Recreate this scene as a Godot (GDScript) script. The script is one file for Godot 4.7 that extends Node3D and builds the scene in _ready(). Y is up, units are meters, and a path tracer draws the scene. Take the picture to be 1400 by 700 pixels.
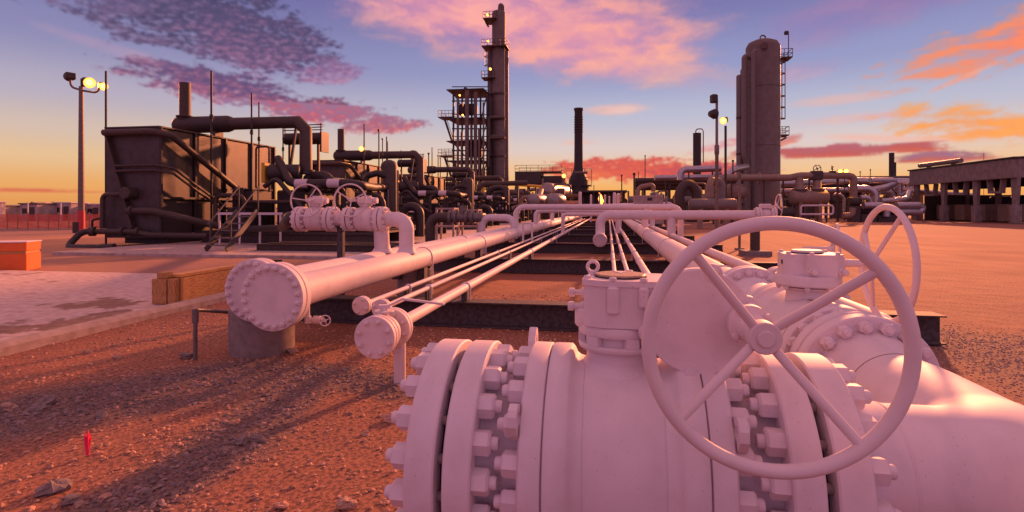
extends Node3D
# A gas plant at dusk: y up, metres; the pipe run goes along -z, the camera stands at the origin of the plan.
const FOCAL := 770.0            # focal length in pixels of a 1400 x 700 frame
const EYE := 1.6
const YAW := 0.16977
const HORIZON := 285.0
var cs := cos(YAW)
var sn := sin(YAW)
var rng := RandomNumberGenerator.new()
var M := {}
var used := {}
var nut_cache := {}

# ---------- surveying helpers: where on a plan line (distance d along the run) a sight line lands
func along(px: float, py: float, d: float) -> Vector3:
	var r := (px - 700.0) / FOCAL
	var x := d * (r * cs - sn) / (cs + r * sn)
	var zc := d * cs - x * sn
	return Vector3(x, EYE - (py - HORIZON) / FOCAL * zc, -d)
func at(px: float, py: float, zc: float) -> Vector3:
	var xc := (px - 700.0) / FOCAL * zc
	return Vector3(xc * cs - zc * sn, EYE - (py - HORIZON) / FOCAL * zc, -(xc * sn + zc * cs))
func on_ground(px: float, py: float) -> Vector3:
	return at(px, py, FOCAL * EYE / (py - HORIZON))

# ---------- geometry collector
class Geo:
	var v := PackedVector3Array()
	var n := PackedVector3Array()
	var c := PackedColorArray()
	func tri(a: Vector3, b: Vector3, d: Vector3, na: Vector3, nb: Vector3, nd: Vector3) -> void:
		if (b - a).cross(d - a).dot(na + nb + nd) > 0.0:
			v.append(a); v.append(d); v.append(b); n.append(na); n.append(nd); n.append(nb)
		else:
			v.append(a); v.append(b); v.append(d); n.append(na); n.append(nb); n.append(nd)
	func flat(a: Vector3, b: Vector3, d: Vector3, e: Vector3, m: Vector3) -> void:
		tri(a, b, d, m, m, m); tri(a, d, e, m, m, m)
	func box(p: Vector3, size: Vector3, basis := Basis(), ch := 0.0) -> Geo:
		var h := size * 0.5
		ch = minf(ch, minf(h.x, minf(h.y, h.z)) * 0.8)
		for i in 3:
			var j := (i + 1) % 3
			var k := (i + 2) % 3
			for s in [-1.0, 1.0]:
				var q := []
				for t in [[-1, -1], [1, -1], [1, 1], [-1, 1]]:
					var w := Vector3()
					w[i] = s * h[i]; w[j] = t[0] * (h[j] - ch); w[k] = t[1] * (h[k] - ch)
					q.append(p + basis * w)
				var m := Vector3()
				m[i] = s
				flat(q[0], q[1], q[2], q[3], basis * m)
				if ch > 0.0:
					for t in [-1.0, 1.0]:
						var e := []
						for z in [-1.0, 1.0]:
							var w1 := Vector3()
							w1[i] = s * h[i]; w1[j] = t * (h[j] - ch); w1[k] = z * (h[k] - ch)
							var w2 := Vector3()
							w2[i] = s * (h[i] - ch); w2[j] = t * h[j]; w2[k] = z * (h[k] - ch)
							e.append(p + basis * w1); e.append(p + basis * w2)
						var mm := Vector3()
						mm[i] = s; mm[j] = t
						flat(e[0], e[1], e[3], e[2], (basis * mm).normalized())
		if ch > 0.0:
			for s in [-1.0, 1.0]:
				for t in [-1.0, 1.0]:
					for z in [-1.0, 1.0]:
						var a := p + basis * Vector3(s * h.x, t * (h.y - ch), z * (h.z - ch))
						var b := p + basis * Vector3(s * (h.x - ch), t * h.y, z * (h.z - ch))
						var d := p + basis * Vector3(s * (h.x - ch), t * (h.y - ch), z * h.z)
						var m := (basis * Vector3(s, t, z)).normalized()
						tri(a, b, d, m, m, m)
		return self
	func bar(a: Vector3, b: Vector3, w: float, h: float, ch := 0.0) -> Geo:   # a rectangular bar from a to b
		var z := (b - a).normalized()
		var x := z.cross(Vector3.UP)
		x = Vector3.RIGHT if x.length() < 0.01 else x.normalized()
		return box((a + b) * 0.5, Vector3(w, h, a.distance_to(b)), Basis(x, z.cross(x) * -1.0, z), ch)
	func ibeam(a: Vector3, b: Vector3, w: float, h: float, t: float) -> Geo:
		var up := Vector3.UP * (h * 0.5 - t * 0.5)
		bar(a + up, b + up, w, t); bar(a - up, b - up, w, t)
		bar(a, b, t, h - 2.0 * t)
		return self
	func ring(o: Vector3, x: Vector3, y: Vector3, seg: int) -> PackedVector3Array:
		var out := PackedVector3Array()
		for i in seg + 1:
			var g := TAU * i / seg
			out.append(o + x * cos(g) + y * sin(g))
		return out
	func side(p0: PackedVector3Array, p1: PackedVector3Array, n0: PackedVector3Array, n1: PackedVector3Array) -> void:
		for i in p0.size() - 1:
			tri(p0[i], p0[i + 1], p1[i + 1], n0[i], n0[i + 1], n1[i + 1])
			tri(p0[i], p1[i + 1], p1[i], n0[i], n1[i + 1], n1[i])
	func disc(o: Vector3, m: Vector3, p: PackedVector3Array) -> void:
		for i in p.size() - 1:
			tri(o, p[i], p[i + 1], m, m, m)
	func tube(pts: Array, r, seg := 12, cap := true) -> Geo:
		var t0: Vector3 = (pts[1] - pts[0]).normalized()
		var u := t0.cross(Vector3.UP if absf(t0.y) < 0.9 else Vector3.RIGHT).normalized()
		var lp := PackedVector3Array()
		var ln := PackedVector3Array()
		for i in pts.size():
			var t: Vector3
			if i == 0: t = t0
			elif i == pts.size() - 1: t = (pts[i] - pts[i - 1]).normalized()
			else: t = ((pts[i] - pts[i - 1]).normalized() + (pts[i + 1] - pts[i]).normalized()).normalized()
			u = (u - t * u.dot(t)).normalized()
			var w := t.cross(u)
			var rr: float = r[i] if r is Array else r
			var p := ring(pts[i], u * rr, w * rr, seg)
			var nn := ring(Vector3.ZERO, u, w, seg)
			if i > 0: side(lp, p, ln, nn)
			if cap and (i == 0 or i == pts.size() - 1): disc(pts[i], -t if i == 0 else t, p)
			lp = p; ln = nn
		return self
	func lathe(prof: Array, o: Vector3, ax: Vector3, seg := 48, keen := 0.75) -> Geo:   # prof: [along the axis, radius]
		ax = ax.normalized()
		var u := ax.cross(Vector3.UP if absf(ax.y) < 0.9 else Vector3.RIGHT).normalized()
		var w := ax.cross(u)
		var ns := []
		for i in prof.size() - 1:
			ns.append(Vector2(-(prof[i + 1][1] - prof[i][1]), prof[i + 1][0] - prof[i][0]).normalized())
		for i in prof.size() - 1:
			var m: Vector2 = ns[i]
			var a := m
			var b := m
			if i > 0 and m.dot(ns[i - 1]) > keen: a = (m + ns[i - 1]).normalized()
			if i < ns.size() - 1 and m.dot(ns[i + 1]) > keen: b = (m + ns[i + 1]).normalized()
			var r0: float = prof[i][1]
			var r1: float = prof[i + 1][1]
			side(ring(o + ax * prof[i][0], u * r0, w * r0, seg), ring(o + ax * prof[i + 1][0], u * r1, w * r1, seg), ring(ax * a.x, u * a.y, w * a.y, seg), ring(ax * b.x, u * b.y, w * b.y, seg))
		return self
	func cyl(a: Vector3, b: Vector3, r: float, seg := 24, ch := 0.0) -> Geo:
		var l := a.distance_to(b)
		if ch > 0.0: return lathe([[0, 0], [0, r - ch], [ch, r], [l - ch, r], [l, r - ch], [l, 0]], a, b - a, seg)
		return lathe([[0, 0], [0, r], [l, r], [l, 0]], a, b - a, seg)
	func torus(o: Vector3, ax: Vector3, R: float, r: float, seg := 40, sub := 10) -> Geo:
		ax = ax.normalized()
		var u := ax.cross(Vector3.UP if absf(ax.y) < 0.9 else Vector3.RIGHT).normalized()
		var w := ax.cross(u)
		var lp := PackedVector3Array()
		var ln := PackedVector3Array()
		for i in seg + 1:
			var g := TAU * i / seg
			var e := u * cos(g) + w * sin(g)
			var p := ring(o + e * R, e * r, ax * r, sub)
			var nn := ring(Vector3.ZERO, e, ax, sub)
			if i > 0: side(lp, p, ln, nn)
			lp = p; ln = nn
		return self
	func plate(poly: PackedVector2Array, o: Vector3, x: Vector3, y: Vector3, thick: float) -> Geo:   # an outline in the x, y plane, made thick along x cross y
		var z := x.cross(y).normalized()
		var ids := Geometry2D.triangulate_polygon(poly)
		for s in [-0.5, 0.5]:
			var m: Vector3 = z * signf(s)
			for i in range(0, ids.size(), 3):
				var q := []
				for k in 3: q.append(o + x * poly[ids[i + k]].x + y * poly[ids[i + k]].y + z * thick * s)
				tri(q[0], q[1], q[2], m, m, m)
		var turn := -1.0 if Geometry2D.is_polygon_clockwise(poly) else 1.0
		for i in poly.size():
			var a := poly[i]
			var b := poly[(i + 1) % poly.size()]
			var e := (b - a).normalized()
			var m := (x * e.y - y * e.x) * turn
			var pa := o + x * a.x + y * a.y
			var pb := o + x * b.x + y * b.y
			flat(pa - z * thick * 0.5, pb - z * thick * 0.5, pb + z * thick * 0.5, pa + z * thick * 0.5, m)
		return self
	func mesh(off := Vector3.ZERO) -> ArrayMesh:
		var p := v
		if off != Vector3.ZERO:
			p = PackedVector3Array()
			p.resize(v.size())
			for i in v.size(): p[i] = v[i] - off
		var arr := []
		arr.resize(Mesh.ARRAY_MAX)
		arr[Mesh.ARRAY_VERTEX] = p
		arr[Mesh.ARRAY_NORMAL] = n
		if c.size() == p.size(): arr[Mesh.ARRAY_COLOR] = c
		var m := ArrayMesh.new()
		m.add_surface_from_arrays(Mesh.PRIMITIVE_TRIANGLES, arr)
		return m

func bent(pts: Array, R: float, steps := 7) -> Array:   # a polyline with its corners rounded
	var out := [pts[0]]
	for i in range(1, pts.size() - 1):
		var a: Vector3 = (pts[i - 1] - pts[i])
		var b: Vector3 = (pts[i + 1] - pts[i])
		var half := a.angle_to(b) * 0.5
		if half > 1.55:
			out.append(pts[i]); continue
		var l := minf(R / tan(half), minf(a.length(), b.length()) * 0.499)
		var rr := l * tan(half)
		var mid: Vector3 = (a.normalized() + b.normalized()).normalized()
		var cen: Vector3 = pts[i] + mid * (rr / sin(half))
		var p0: Vector3 = pts[i] + a.normalized() * l - cen
		var p1: Vector3 = pts[i] + b.normalized() * l - cen
		for k in steps + 1:
			out.append(cen + p0.slerp(p1, float(k) / steps).normalized() * rr)
	out.append(pts[-1])
	return out

# ---------- naming
func numbered(called: String) -> String:
	var k: int = used.get(called, 0)
	used[called] = k + 1
	return called if k == 0 else "%s_%03d" % [called, k]
func tag(o: Node3D, label: String, category: String, group := "", kind := "") -> Node3D:
	if label: o.set_meta("label", label)
	if category: o.set_meta("category", category)
	if group: o.set_meta("group", group)
	if kind: o.set_meta("kind", kind)
	return o
func thing(called: String, label: String, category: String, base := Vector3.ZERO, group := "") -> Node3D:
	var o := Node3D.new()
	o.name = numbered(called)
	add_child(o)
	o.position = base
	return tag(o, label, category, group, "thing")
func root_of(o: Node3D) -> Vector3:
	var p := Vector3.ZERO
	var q: Node = o
	while q != self:
		p += q.position
		q = q.get_parent()
	return p
func part(o: Node3D, called: String, g: Geo, m: Material) -> MeshInstance3D:
	var x := MeshInstance3D.new()
	x.name = called
	x.mesh = g.mesh(root_of(o))
	x.material_override = m
	o.add_child(x, true)
	return x
func single(called: String, label: String, category: String, g: Geo, m: Material, base: Vector3, group := "") -> MeshInstance3D:   # a thing that is one mesh
	var x := MeshInstance3D.new()
	x.name = numbered(called)
	x.mesh = g.mesh(base)
	x.position = base
	x.material_override = m
	add_child(x)
	tag(x, label, category, group, "thing")
	return x
func struct(called: String, g: Geo, m: Material) -> MeshInstance3D:
	var x := single(called, "", "", g, m, Vector3.ZERO)
	x.set_meta("kind", "structure")
	return x
func copy(o: Node3D, shift: Vector3, label: String) -> Node3D:
	var r := o.duplicate()
	var base := String(o.name)
	if base.length() > 4 and base[-4] == "_" and base.right(3).is_valid_int(): base = base.left(base.length() - 4)
	r.name = numbered(base)
	add_child(r)
	r.position = o.position + shift
	r.set_meta("label", label)
	return r

# ---------- flanges, nuts, wheels
func nut_mesh(af: float, t: float, stud: float) -> ArrayMesh:   # a heavy hex nut with its stud end, along +y
	var key := "%f %f %f" % [af, t, stud]
	if nut_cache.has(key): return nut_cache[key]
	var g := Geo.new()
	var rc := af / sqrt(3.0)
	var ri := af * 0.5 * 0.93
	for i in 6:
		var a0 := TAU * i / 6.0
		var a1 := TAU * (i + 1) / 6.0
		var e0 := Vector3(cos(a0), 0, sin(a0))
		var e1 := Vector3(cos(a1), 0, sin(a1))
		var m := (e0 + e1).normalized()
		var y0 := Vector3.UP * (t * 0.86)
		g.flat(e0 * rc, e1 * rc, e1 * rc + y0, e0 * rc + y0, m)
		var ms := (m + Vector3.UP * 1.1).normalized()
		g.flat(e0 * rc + y0, e1 * rc + y0, e1 * ri + Vector3.UP * t, e0 * ri + Vector3.UP * t, ms)
		g.tri(Vector3.UP * t, e0 * ri + Vector3.UP * t, e1 * ri + Vector3.UP * t, Vector3.UP, Vector3.UP, Vector3.UP)
	g.lathe([[t * 0.9, af * 0.3], [t + stud * 0.75, af * 0.3], [t + stud, af * 0.25], [t + stud, 0]], Vector3.ZERO, Vector3.UP, 12)
	nut_cache[key] = g.mesh()
	return nut_cache[key]
func nuts(o: Node3D, cen: Vector3, ax: Vector3, R: float, count: int, af: float, t: float, stud: float, m: Material, turn := 0.0, called := "nut") -> void:
	ax = ax.normalized()
	var u := ax.cross(Vector3.UP if absf(ax.y) < 0.9 else Vector3.RIGHT).normalized()
	var w := ax.cross(u)
	var base := root_of(o)
	for i in count:
		var g := TAU * (i + 0.5) / count + turn
		var e := u * cos(g) + w * sin(g)
		var x := MeshInstance3D.new()
		x.name = called
		x.mesh = nut_mesh(af, t, stud)
		var s := Basis(e, ax, e.cross(ax)).rotated(ax, rng.randf_range(-0.5, 0.5))
		x.transform = Transform3D(s, cen + e * R - base)
		x.material_override = m
		o.add_child(x, true)
func flange(a: float, b: float, R: float, ch := 0.008, bore := 0.0) -> Array:
	return [[a, bore], [a, R - ch], [a + ch, R], [b - ch, R], [b, R - ch], [b, bore]]
func handwheel(o: Node3D, hub: Vector3, ax: Vector3, rim_shift: float, R: float, r: float, spokes: int, turn: float, m: Material, spoke_r := 0.0) -> Node3D:
	ax = ax.normalized()
	var up := Vector3.UP if absf(ax.y) < 0.9 else Vector3.RIGHT
	var u := up.cross(ax).normalized()
	var w := ax.cross(u)
	var c := hub + ax * rim_shift
	var root := part(o, "handwheel", Geo.new().torus(c, ax, R, r, 72, 14), m)
	var hb := Geo.new()
	hb.lathe([[-r * 2.4, 0], [-r * 2.4, r * 2.0], [-r * 1.2, r * 2.4], [r * 1.4, r * 2.4], [r * 1.6, r * 2.2], [r * 1.6, 0]], hub, ax, 28)
	hb.lathe([[r * 1.5, r * 1.25], [r * 1.95, r * 1.25], [r * 2.1, r * 1.1], [r * 2.1, 0]], hub, ax, 20)
	var h := part(o, "handwheel_hub", hb, m)
	o.remove_child(h)
	root.add_child(h)
	h.name = "hub"
	for i in spokes:
		var g := turn + TAU * i / spokes
		var e := u * cos(g) + w * sin(g)
		var s := part(o, "spoke", Geo.new().tube([hub + e * r * 1.6, c + e * (R - r * 0.3)], spoke_r if spoke_r else r * 0.72, 12), m)
		o.remove_child(s)
		s.name = "spoke"
		root.add_child(s, true)
	return root

# ---------- materials
func noise(seed_: int, freq: float, oct := 4, kind := FastNoiseLite.TYPE_SIMPLEX_SMOOTH) -> FastNoiseLite:
	var f := FastNoiseLite.new()
	f.seed = seed_
	f.noise_type = kind
	f.frequency = freq
	f.fractal_octaves = oct
	return f
func tex(f: FastNoiseLite, size: int, stops: Array) -> NoiseTexture2D:
	var t := NoiseTexture2D.new()
	t.width = size; t.height = size
	t.seamless = true
	t.noise = f
	var g := Gradient.new()
	var off := PackedFloat32Array()
	var col := PackedColorArray()
	for s in stops:
		off.append(s[0])
		col.append(Color(s[1], s[2], s[3]) if s.size() > 2 else Color(s[1], s[1], s[1]))
	g.offsets = off; g.colors = col
	t.color_ramp = g
	return t
func bumps(f: FastNoiseLite, size: int, strength: float) -> NoiseTexture2D:
	var t := NoiseTexture2D.new()
	t.width = size; t.height = size
	t.seamless = true
	t.as_normal_map = true
	t.bump_strength = strength
	t.noise = f
	return t
var shared := {}
func mat(r: float, g: float, b: float, rough := 0.6, metal := 0.0, grain := "", scale := 1.0, bump := "", bump_by := 0.5) -> StandardMaterial3D:
	var m := StandardMaterial3D.new()
	m.albedo_color = Color(r, g, b).linear_to_srgb()
	m.roughness = rough
	m.metallic = metal
	m.uv1_triplanar = true
	m.uv1_world_triplanar = true
	m.uv1_scale = Vector3.ONE * scale
	if grain: m.albedo_texture = shared[grain]
	if bump:
		m.normal_enabled = true
		m.normal_texture = shared[bump]
		m.normal_scale = bump_by
	return m
func glow(r: float, g: float, b: float, e: float) -> StandardMaterial3D:
	var m := mat(0.8, 0.6, 0.4, 0.4)
	m.emission_enabled = true
	m.emission = Color(r, g, b)
	m.emission_energy_multiplier = e
	return m
func make_materials() -> void:
	shared.paint = tex(noise(3, 0.012, 5), 512, [[0.0, 0.93, 0.925, 0.92], [0.35, 0.97, 0.967, 0.963], [0.6, 0.995, 0.993, 0.99], [1.0, 1, 1, 1]])
	shared.specks = tex(noise(9, 0.09, 3, FastNoiseLite.TYPE_CELLULAR), 512, [[0.0, 0.45, 0.38, 0.33], [0.06, 0.9, 0.88, 0.86], [0.16, 1.0], [1.0, 1.0]])
	shared.worn = tex(noise(5, 0.03, 7), 512, [[0.0, 0.62, 0.58, 0.56], [0.4, 0.84, 0.81, 0.79], [0.6, 0.95, 0.93, 0.92], [1.0, 1.0]])
	shared.soil = tex(noise(11, 0.02, 8), 1024, [[0.0, 0.55, 0.52, 0.52], [0.3, 0.70, 0.67, 0.66], [0.5, 0.88, 0.85, 0.83], [0.62, 1.0, 0.97, 0.94], [1.0, 1.0, 0.92, 0.86]])
	shared.concrete = tex(noise(17, 0.02, 6), 1024, [[0.0, 0.55, 0.50, 0.47], [0.35, 0.82, 0.79, 0.77], [0.6, 0.97], [1.0, 1.0]])
	shared.plain = tex(noise(25, 0.018, 6), 512, [[0.0, 0.80, 0.78, 0.77], [0.4, 0.91, 0.9, 0.89], [0.7, 0.98], [1.0, 1.0]])
	shared.soil_bump = bumps(noise(12, 0.045, 6), 1024, 9.0)
	shared.fine_bump = bumps(noise(13, 0.06, 4), 512, 2.2)
	var wood := noise(21, 0.02, 5)
	shared.wood = tex(wood, 512, [[0.0, 0.7, 0.62, 0.55], [0.45, 0.92, 0.88, 0.82], [0.6, 1.0], [1.0, 0.95, 0.9, 0.84]])
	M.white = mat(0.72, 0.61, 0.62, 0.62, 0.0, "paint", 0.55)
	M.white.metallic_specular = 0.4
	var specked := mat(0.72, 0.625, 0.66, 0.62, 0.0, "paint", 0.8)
	specked.metallic_specular = 0.4
	specked.detail_enabled = true
	specked.detail_albedo = shared.specks
	specked.detail_blend_mode = BaseMaterial3D.BLEND_MODE_MUL
	specked.detail_uv_layer = BaseMaterial3D.DETAIL_UV_1
	M.valve = specked
	M.gasket = mat(0.012, 0.011, 0.012, 0.85)
	M.grease = mat(0.5, 0.36, 0.26, 0.55, 0.0, "worn", 3.0)
	M.seam = mat(0.24, 0.20, 0.19, 0.6)
	M.dark = mat(0.055, 0.043, 0.043, 0.55, 0.25, "worn", 0.5)
	M.dark2 = mat(0.085, 0.062, 0.055, 0.6, 0.2, "worn", 0.7)
	M.housing = mat(0.07, 0.054, 0.056, 0.5, 0.3, "plain", 0.2)
	M.beam = mat(0.085, 0.072, 0.08, 0.78, 0.0, "worn", 0.8)
	M.steel = mat(0.19, 0.155, 0.15, 0.5, 0.3, "plain", 0.4)
	M.tan = mat(0.30, 0.205, 0.155, 0.6, 0.1, "plain", 0.25)
	M.tower = mat(0.16, 0.12, 0.11, 0.6, 0.1, "plain", 0.1)
	M.silver = mat(0.50, 0.46, 0.49, 0.34, 0.75, "plain", 0.4)
	M.stack = mat(0.05, 0.045, 0.05, 0.7, 0.1, "worn", 0.3)
	M.concrete = mat(0.46, 0.35, 0.31, 0.9, 0.0, "plain", 0.5, "fine_bump", 0.3)
	M.pedestal = mat(0.26, 0.205, 0.195, 0.9, 0.0, "plain", 0.9, "fine_bump", 0.35)
	M.pad = mat(0.50, 0.38, 0.35, 0.9, 0.0, "plain", 0.3)
	M.cooler = mat(0.27, 0.215, 0.205, 0.85, 0.0, "plain", 0.12)
	M.timber = mat(0.78, 0.40, 0.14, 0.75, 0.0, "wood", 1.5, "fine_bump", 0.2)
	M.timber2 = mat(0.52, 0.27, 0.11, 0.85, 0.0, "wood", 2.2, "fine_bump", 0.2)
	M.timber.uv1_scale = Vector3(5.0, 5.0, 0.5)
	M.timber2.uv1_scale = Vector3(5.0, 0.8, 5.0)
	M.orange = mat(0.75, 0.13, 0.015, 0.55, 0.0, "paint", 0.8)
	M.red = mat(0.5, 0.04, 0.05, 0.55)
	M.mesh_orange = mat(0.72, 0.11, 0.07, 0.7)
	M.label = mat(0.62, 0.52, 0.56, 0.7)
	M.yellow = mat(0.55, 0.33, 0.03, 0.5)
	M.pink = mat(0.85, 0.03, 0.12, 0.6)
	M.shed = mat(0.45, 0.36, 0.36, 0.8, 0.0, "plain", 0.1)
	M.hill = mat(0.10, 0.07, 0.07, 1.0, 0.0, "soil", 0.004)
	M.lamp = glow(1.0, 0.62, 0.2, 11.0)
	M.drum = mat(0.32, 0.27, 0.26, 0.38, 0.5, "plain", 0.3)
	M.cabinet = mat(0.42, 0.31, 0.28, 0.7, 0.0, "plain", 0.3)
	M.stair = mat(0.09, 0.075, 0.08, 0.55, 0.2, "plain", 0.6)
	M.slab = mat(1, 1, 1, 0.9, 0.0, "plain", 0.5)
	M.slab.vertex_color_use_as_albedo = true
	M.lamp_halo = glow(1.0, 0.62, 0.22, 1.5)  # orange glow that paints the halo round a lit lamp
	M.flame = glow(1.0, 0.5, 0.1, 4.0)

# ---------- the sky: air and clouds, computed by azimuth (from -z towards +x) and height in degrees
const SKY_W := 2560
const SKY_H := 1280
func ramp(stops: Array, t: float) -> Color:
	for i in range(1, stops.size()):
		if t <= stops[i][0]:
			return (stops[i - 1][1] as Color).lerp(stops[i][1], smoothstep(stops[i - 1][0], stops[i][0], t) * 0.5 + 0.5 * clampf((t - stops[i - 1][0]) / (stops[i][0] - stops[i - 1][0]), 0, 1))
	return stops[-1][1]
func make_sky() -> Sky:
	var c := func(r, g, b): return Color(r / 255.0, g / 255.0, b / 255.0)
	var front := [[0.0, c.call(242, 150, 74)], [1.6, c.call(246, 172, 94)], [3.6, c.call(241, 194, 148)], [6.0, c.call(222, 202, 198)], [9.0, c.call(188, 188, 208)], [13.5, c.call(150, 154, 196)], [20.0, c.call(120, 116, 170)], [32.0, c.call(112, 108, 166)], [50.0, c.call(112, 110, 168)], [90.0, c.call(108, 108, 168)]]
	var flank := [[0.0, c.call(226, 150, 84)], [1.8, c.call(234, 168, 100)], [4.2, c.call(230, 190, 146)], [6.5, c.call(212, 188, 174)], [9.5, c.call(182, 172, 190)], [14.0, c.call(140, 138, 180)], [20.0, c.call(112, 108, 162)], [32.0, c.call(112, 108, 164)], [50.0, c.call(112, 110, 168)], [90.0, c.call(108, 108, 168)]]
	var back := [[0.0, c.call(164, 136, 190)], [4.0, c.call(188, 150, 202)], [9.0, c.call(212, 168, 216)], [16.0, c.call(208, 168, 222)], [26.0, c.call(180, 158, 216)], [45.0, c.call(140, 134, 196)], [90.0, c.call(108, 108, 168)]]
	var rows := SKY_H / 2
	var tables := [front, flank, back]
	var cols := []
	for t in tables:
		var line := PackedColorArray()
		for j in rows: line.append(ramp(t, 90.0 - 180.0 * (j + 0.5) / SKY_H))
		cols.append(line)
	var px := PackedColorArray()
	px.resize(SKY_W * rows)
	var w1 := PackedFloat32Array()
	var w2 := PackedFloat32Array()
	for i in SKY_W:
		var far := absf(wrapf((i + 0.5) / SKY_W * 360.0 - 180.0 - 14.0, -180.0, 180.0))
		w1.append(smoothstep(12.0, 62.0, far)); w2.append(smoothstep(62.0, 150.0, far))
	for j in rows:
		var a: Color = cols[0][j]
		var b: Color = cols[1][j]
		var d: Color = cols[2][j]
		for i in SKY_W:
			px[j * SKY_W + i] = a.lerp(b, w1[i]).lerp(d, w2[i])
	# clouds: azimuth, height, half width, half height, tilt (rise per degree), kind, strength, body colour, lit colour
	var purple: Color = c.call(98, 84, 130)
	var rose: Color = c.call(232, 120, 128)
	var pink: Color = c.call(238, 160, 172)
	var peach: Color = c.call(250, 178, 158)
	var salmon: Color = c.call(250, 138, 104)
	var ember: Color = c.call(242, 104, 74)
	var wine: Color = c.call(176, 88, 96)
	var mauve: Color = c.call(150, 92, 112)
	var list := [
		[-41.0, 17.4, 12.5, 4.3, -0.16, 0, 1.3, c.call(78, 72, 106), c.call(132, 104, 140)], [-33.5, 15.0, 7.5, 3.2, -0.12, 0, 1.25, c.call(88, 77, 114), c.call(162, 110, 146)], [-50.0, 18.2, 8.0, 2.4, -0.1, 0, 1.1, c.call(98, 86, 126), c.call(140, 110, 148)], [-27.5, 12.9, 3.5, 1.2, 0.1, 0, 0.8, c.call(140, 106, 150), c.call(200, 130, 160)],
		[-37.0, 10.9, 8.5, 1.5, -0.12, 0, 1.3, c.call(104, 82, 122), c.call(196, 108, 132)], [-28.0, 9.3, 6.5, 1.3, -0.03, 0, 1.15, c.call(122, 78, 108), c.call(240, 96, 104)], [-23.0, 8.2, 4.6, 0.95, 0.05, 0, 1.0, c.call(140, 84, 110), c.call(246, 108, 108)],
		[-8.0, 18.4, 17.0, 4.6, -0.08, 1, 0.95, c.call(214, 142, 176), c.call(250, 164, 160)], [-1.0, 16.0, 11.0, 3.6, -0.1, 1, 0.95, c.call(222, 148, 172), c.call(252, 170, 156)], [-16.0, 19.5, 11.0, 2.6, 0.0, 1, 0.9, c.call(226, 148, 174), c.call(252, 172, 164)], [4.0, 13.5, 8.0, 1.8, -0.15, 1, 0.5, pink, peach],
		[30.5, 12.4, 7.5, 2.0, 0.22, 3, 1.0, salmon, c.call(254, 142, 100)], [36.0, 13.5, 7.0, 1.7, 0.25, 3, 0.9, rose, salmon], [29.0, 10.3, 2.6, 0.22, 0.4, 1, 0.8, peach, salmon],
		[29.5, 6.6, 6.5, 1.7, -0.18, 3, 1.05, c.call(250, 146, 80), c.call(255, 160, 84)], [36.0, 5.6, 6.5, 1.0, -0.1, 3, 0.9, c.call(250, 146, 80), c.call(255, 168, 96)], [24.0, 5.9, 5.0, 0.35, -0.1, 1, 0.6, peach, peach],
		[20.5, 5.05, 8.0, 0.62, 0.0, 2, 1.2, wine, c.call(214, 104, 88)], [27.4, 4.15, 4.0, 0.5, 0.0, 2, 1.05, mauve, c.call(214, 112, 92)], [14.0, 5.6, 4.0, 0.5, 0.25, 2, 0.6, wine, ember],
		[3.0, 3.85, 9.5, 1.25, -0.02, 0, 1.5, c.call(214, 94, 84), ember], [9.5, 3.4, 6.0, 1.1, 0.0, 0, 1.4, c.call(196, 84, 88), c.call(240, 92, 74)], [-3.0, 3.4, 4.0, 0.7, 0.0, 0, 0.9, c.call(226, 110, 84), c.call(250, 130, 80)], [12.0, 6.2, 4.0, 0.5, 0.2, 0, 0.7, c.call(220, 130, 140), peach],
		[0.6, 9.8, 3.4, 0.6, 0.03, 1, 0.75, peach, c.call(252, 196, 178)], [-3.0, 6.6, 2.0, 0.3, 0.0, 1, 0.4, peach, peach], [20.5, 9.5, 4.0, 0.5, 0.03, 1, 0.5, peach, peach], [22.0, 7.8, 5.0, 0.4, 0.02, 1, 0.4, pink, peach], [16.0, 12.0, 5.0, 0.9, 0.1, 1, 0.35, c.call(170, 130, 178), pink], [22.0, 16.5, 9.0, 2.0, 0.15, 1, 0.4, c.call(150, 110, 165), c.call(190, 124, 166)], [31.0, 18.5, 8.0, 2.0, 0.1, 1, 0.45, c.call(150, 104, 160), c.call(196, 120, 160)],
		[-51.0, 1.4, 8.5, 0.16, 0.0, 2, 1.0, c.call(214, 112, 84), c.call(224, 120, 84)], [-45.0, 13.0, 5.0, 0.5, -0.2, 1, 0.3, c.call(190, 150, 180), pink],
	]
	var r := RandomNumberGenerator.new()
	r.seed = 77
	for k in 300:   # added clouds out of view, same kinds, brightened to light the yard below
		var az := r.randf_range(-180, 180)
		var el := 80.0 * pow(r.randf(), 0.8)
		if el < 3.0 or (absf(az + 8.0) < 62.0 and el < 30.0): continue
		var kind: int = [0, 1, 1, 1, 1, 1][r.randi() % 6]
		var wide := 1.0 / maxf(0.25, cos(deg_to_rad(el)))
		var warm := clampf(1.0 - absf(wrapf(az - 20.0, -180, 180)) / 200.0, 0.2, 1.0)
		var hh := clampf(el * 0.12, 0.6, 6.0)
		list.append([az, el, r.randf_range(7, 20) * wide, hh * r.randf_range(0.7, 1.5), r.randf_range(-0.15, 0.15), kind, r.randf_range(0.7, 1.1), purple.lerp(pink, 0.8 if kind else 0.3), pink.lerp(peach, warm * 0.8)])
	var n1 := noise(101, 0.9, 4)
	var n2 := noise(102, 0.16, 5)
	n2.domain_warp_enabled = true
	n2.domain_warp_amplitude = 6.0
	n2.domain_warp_frequency = 0.08
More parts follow.
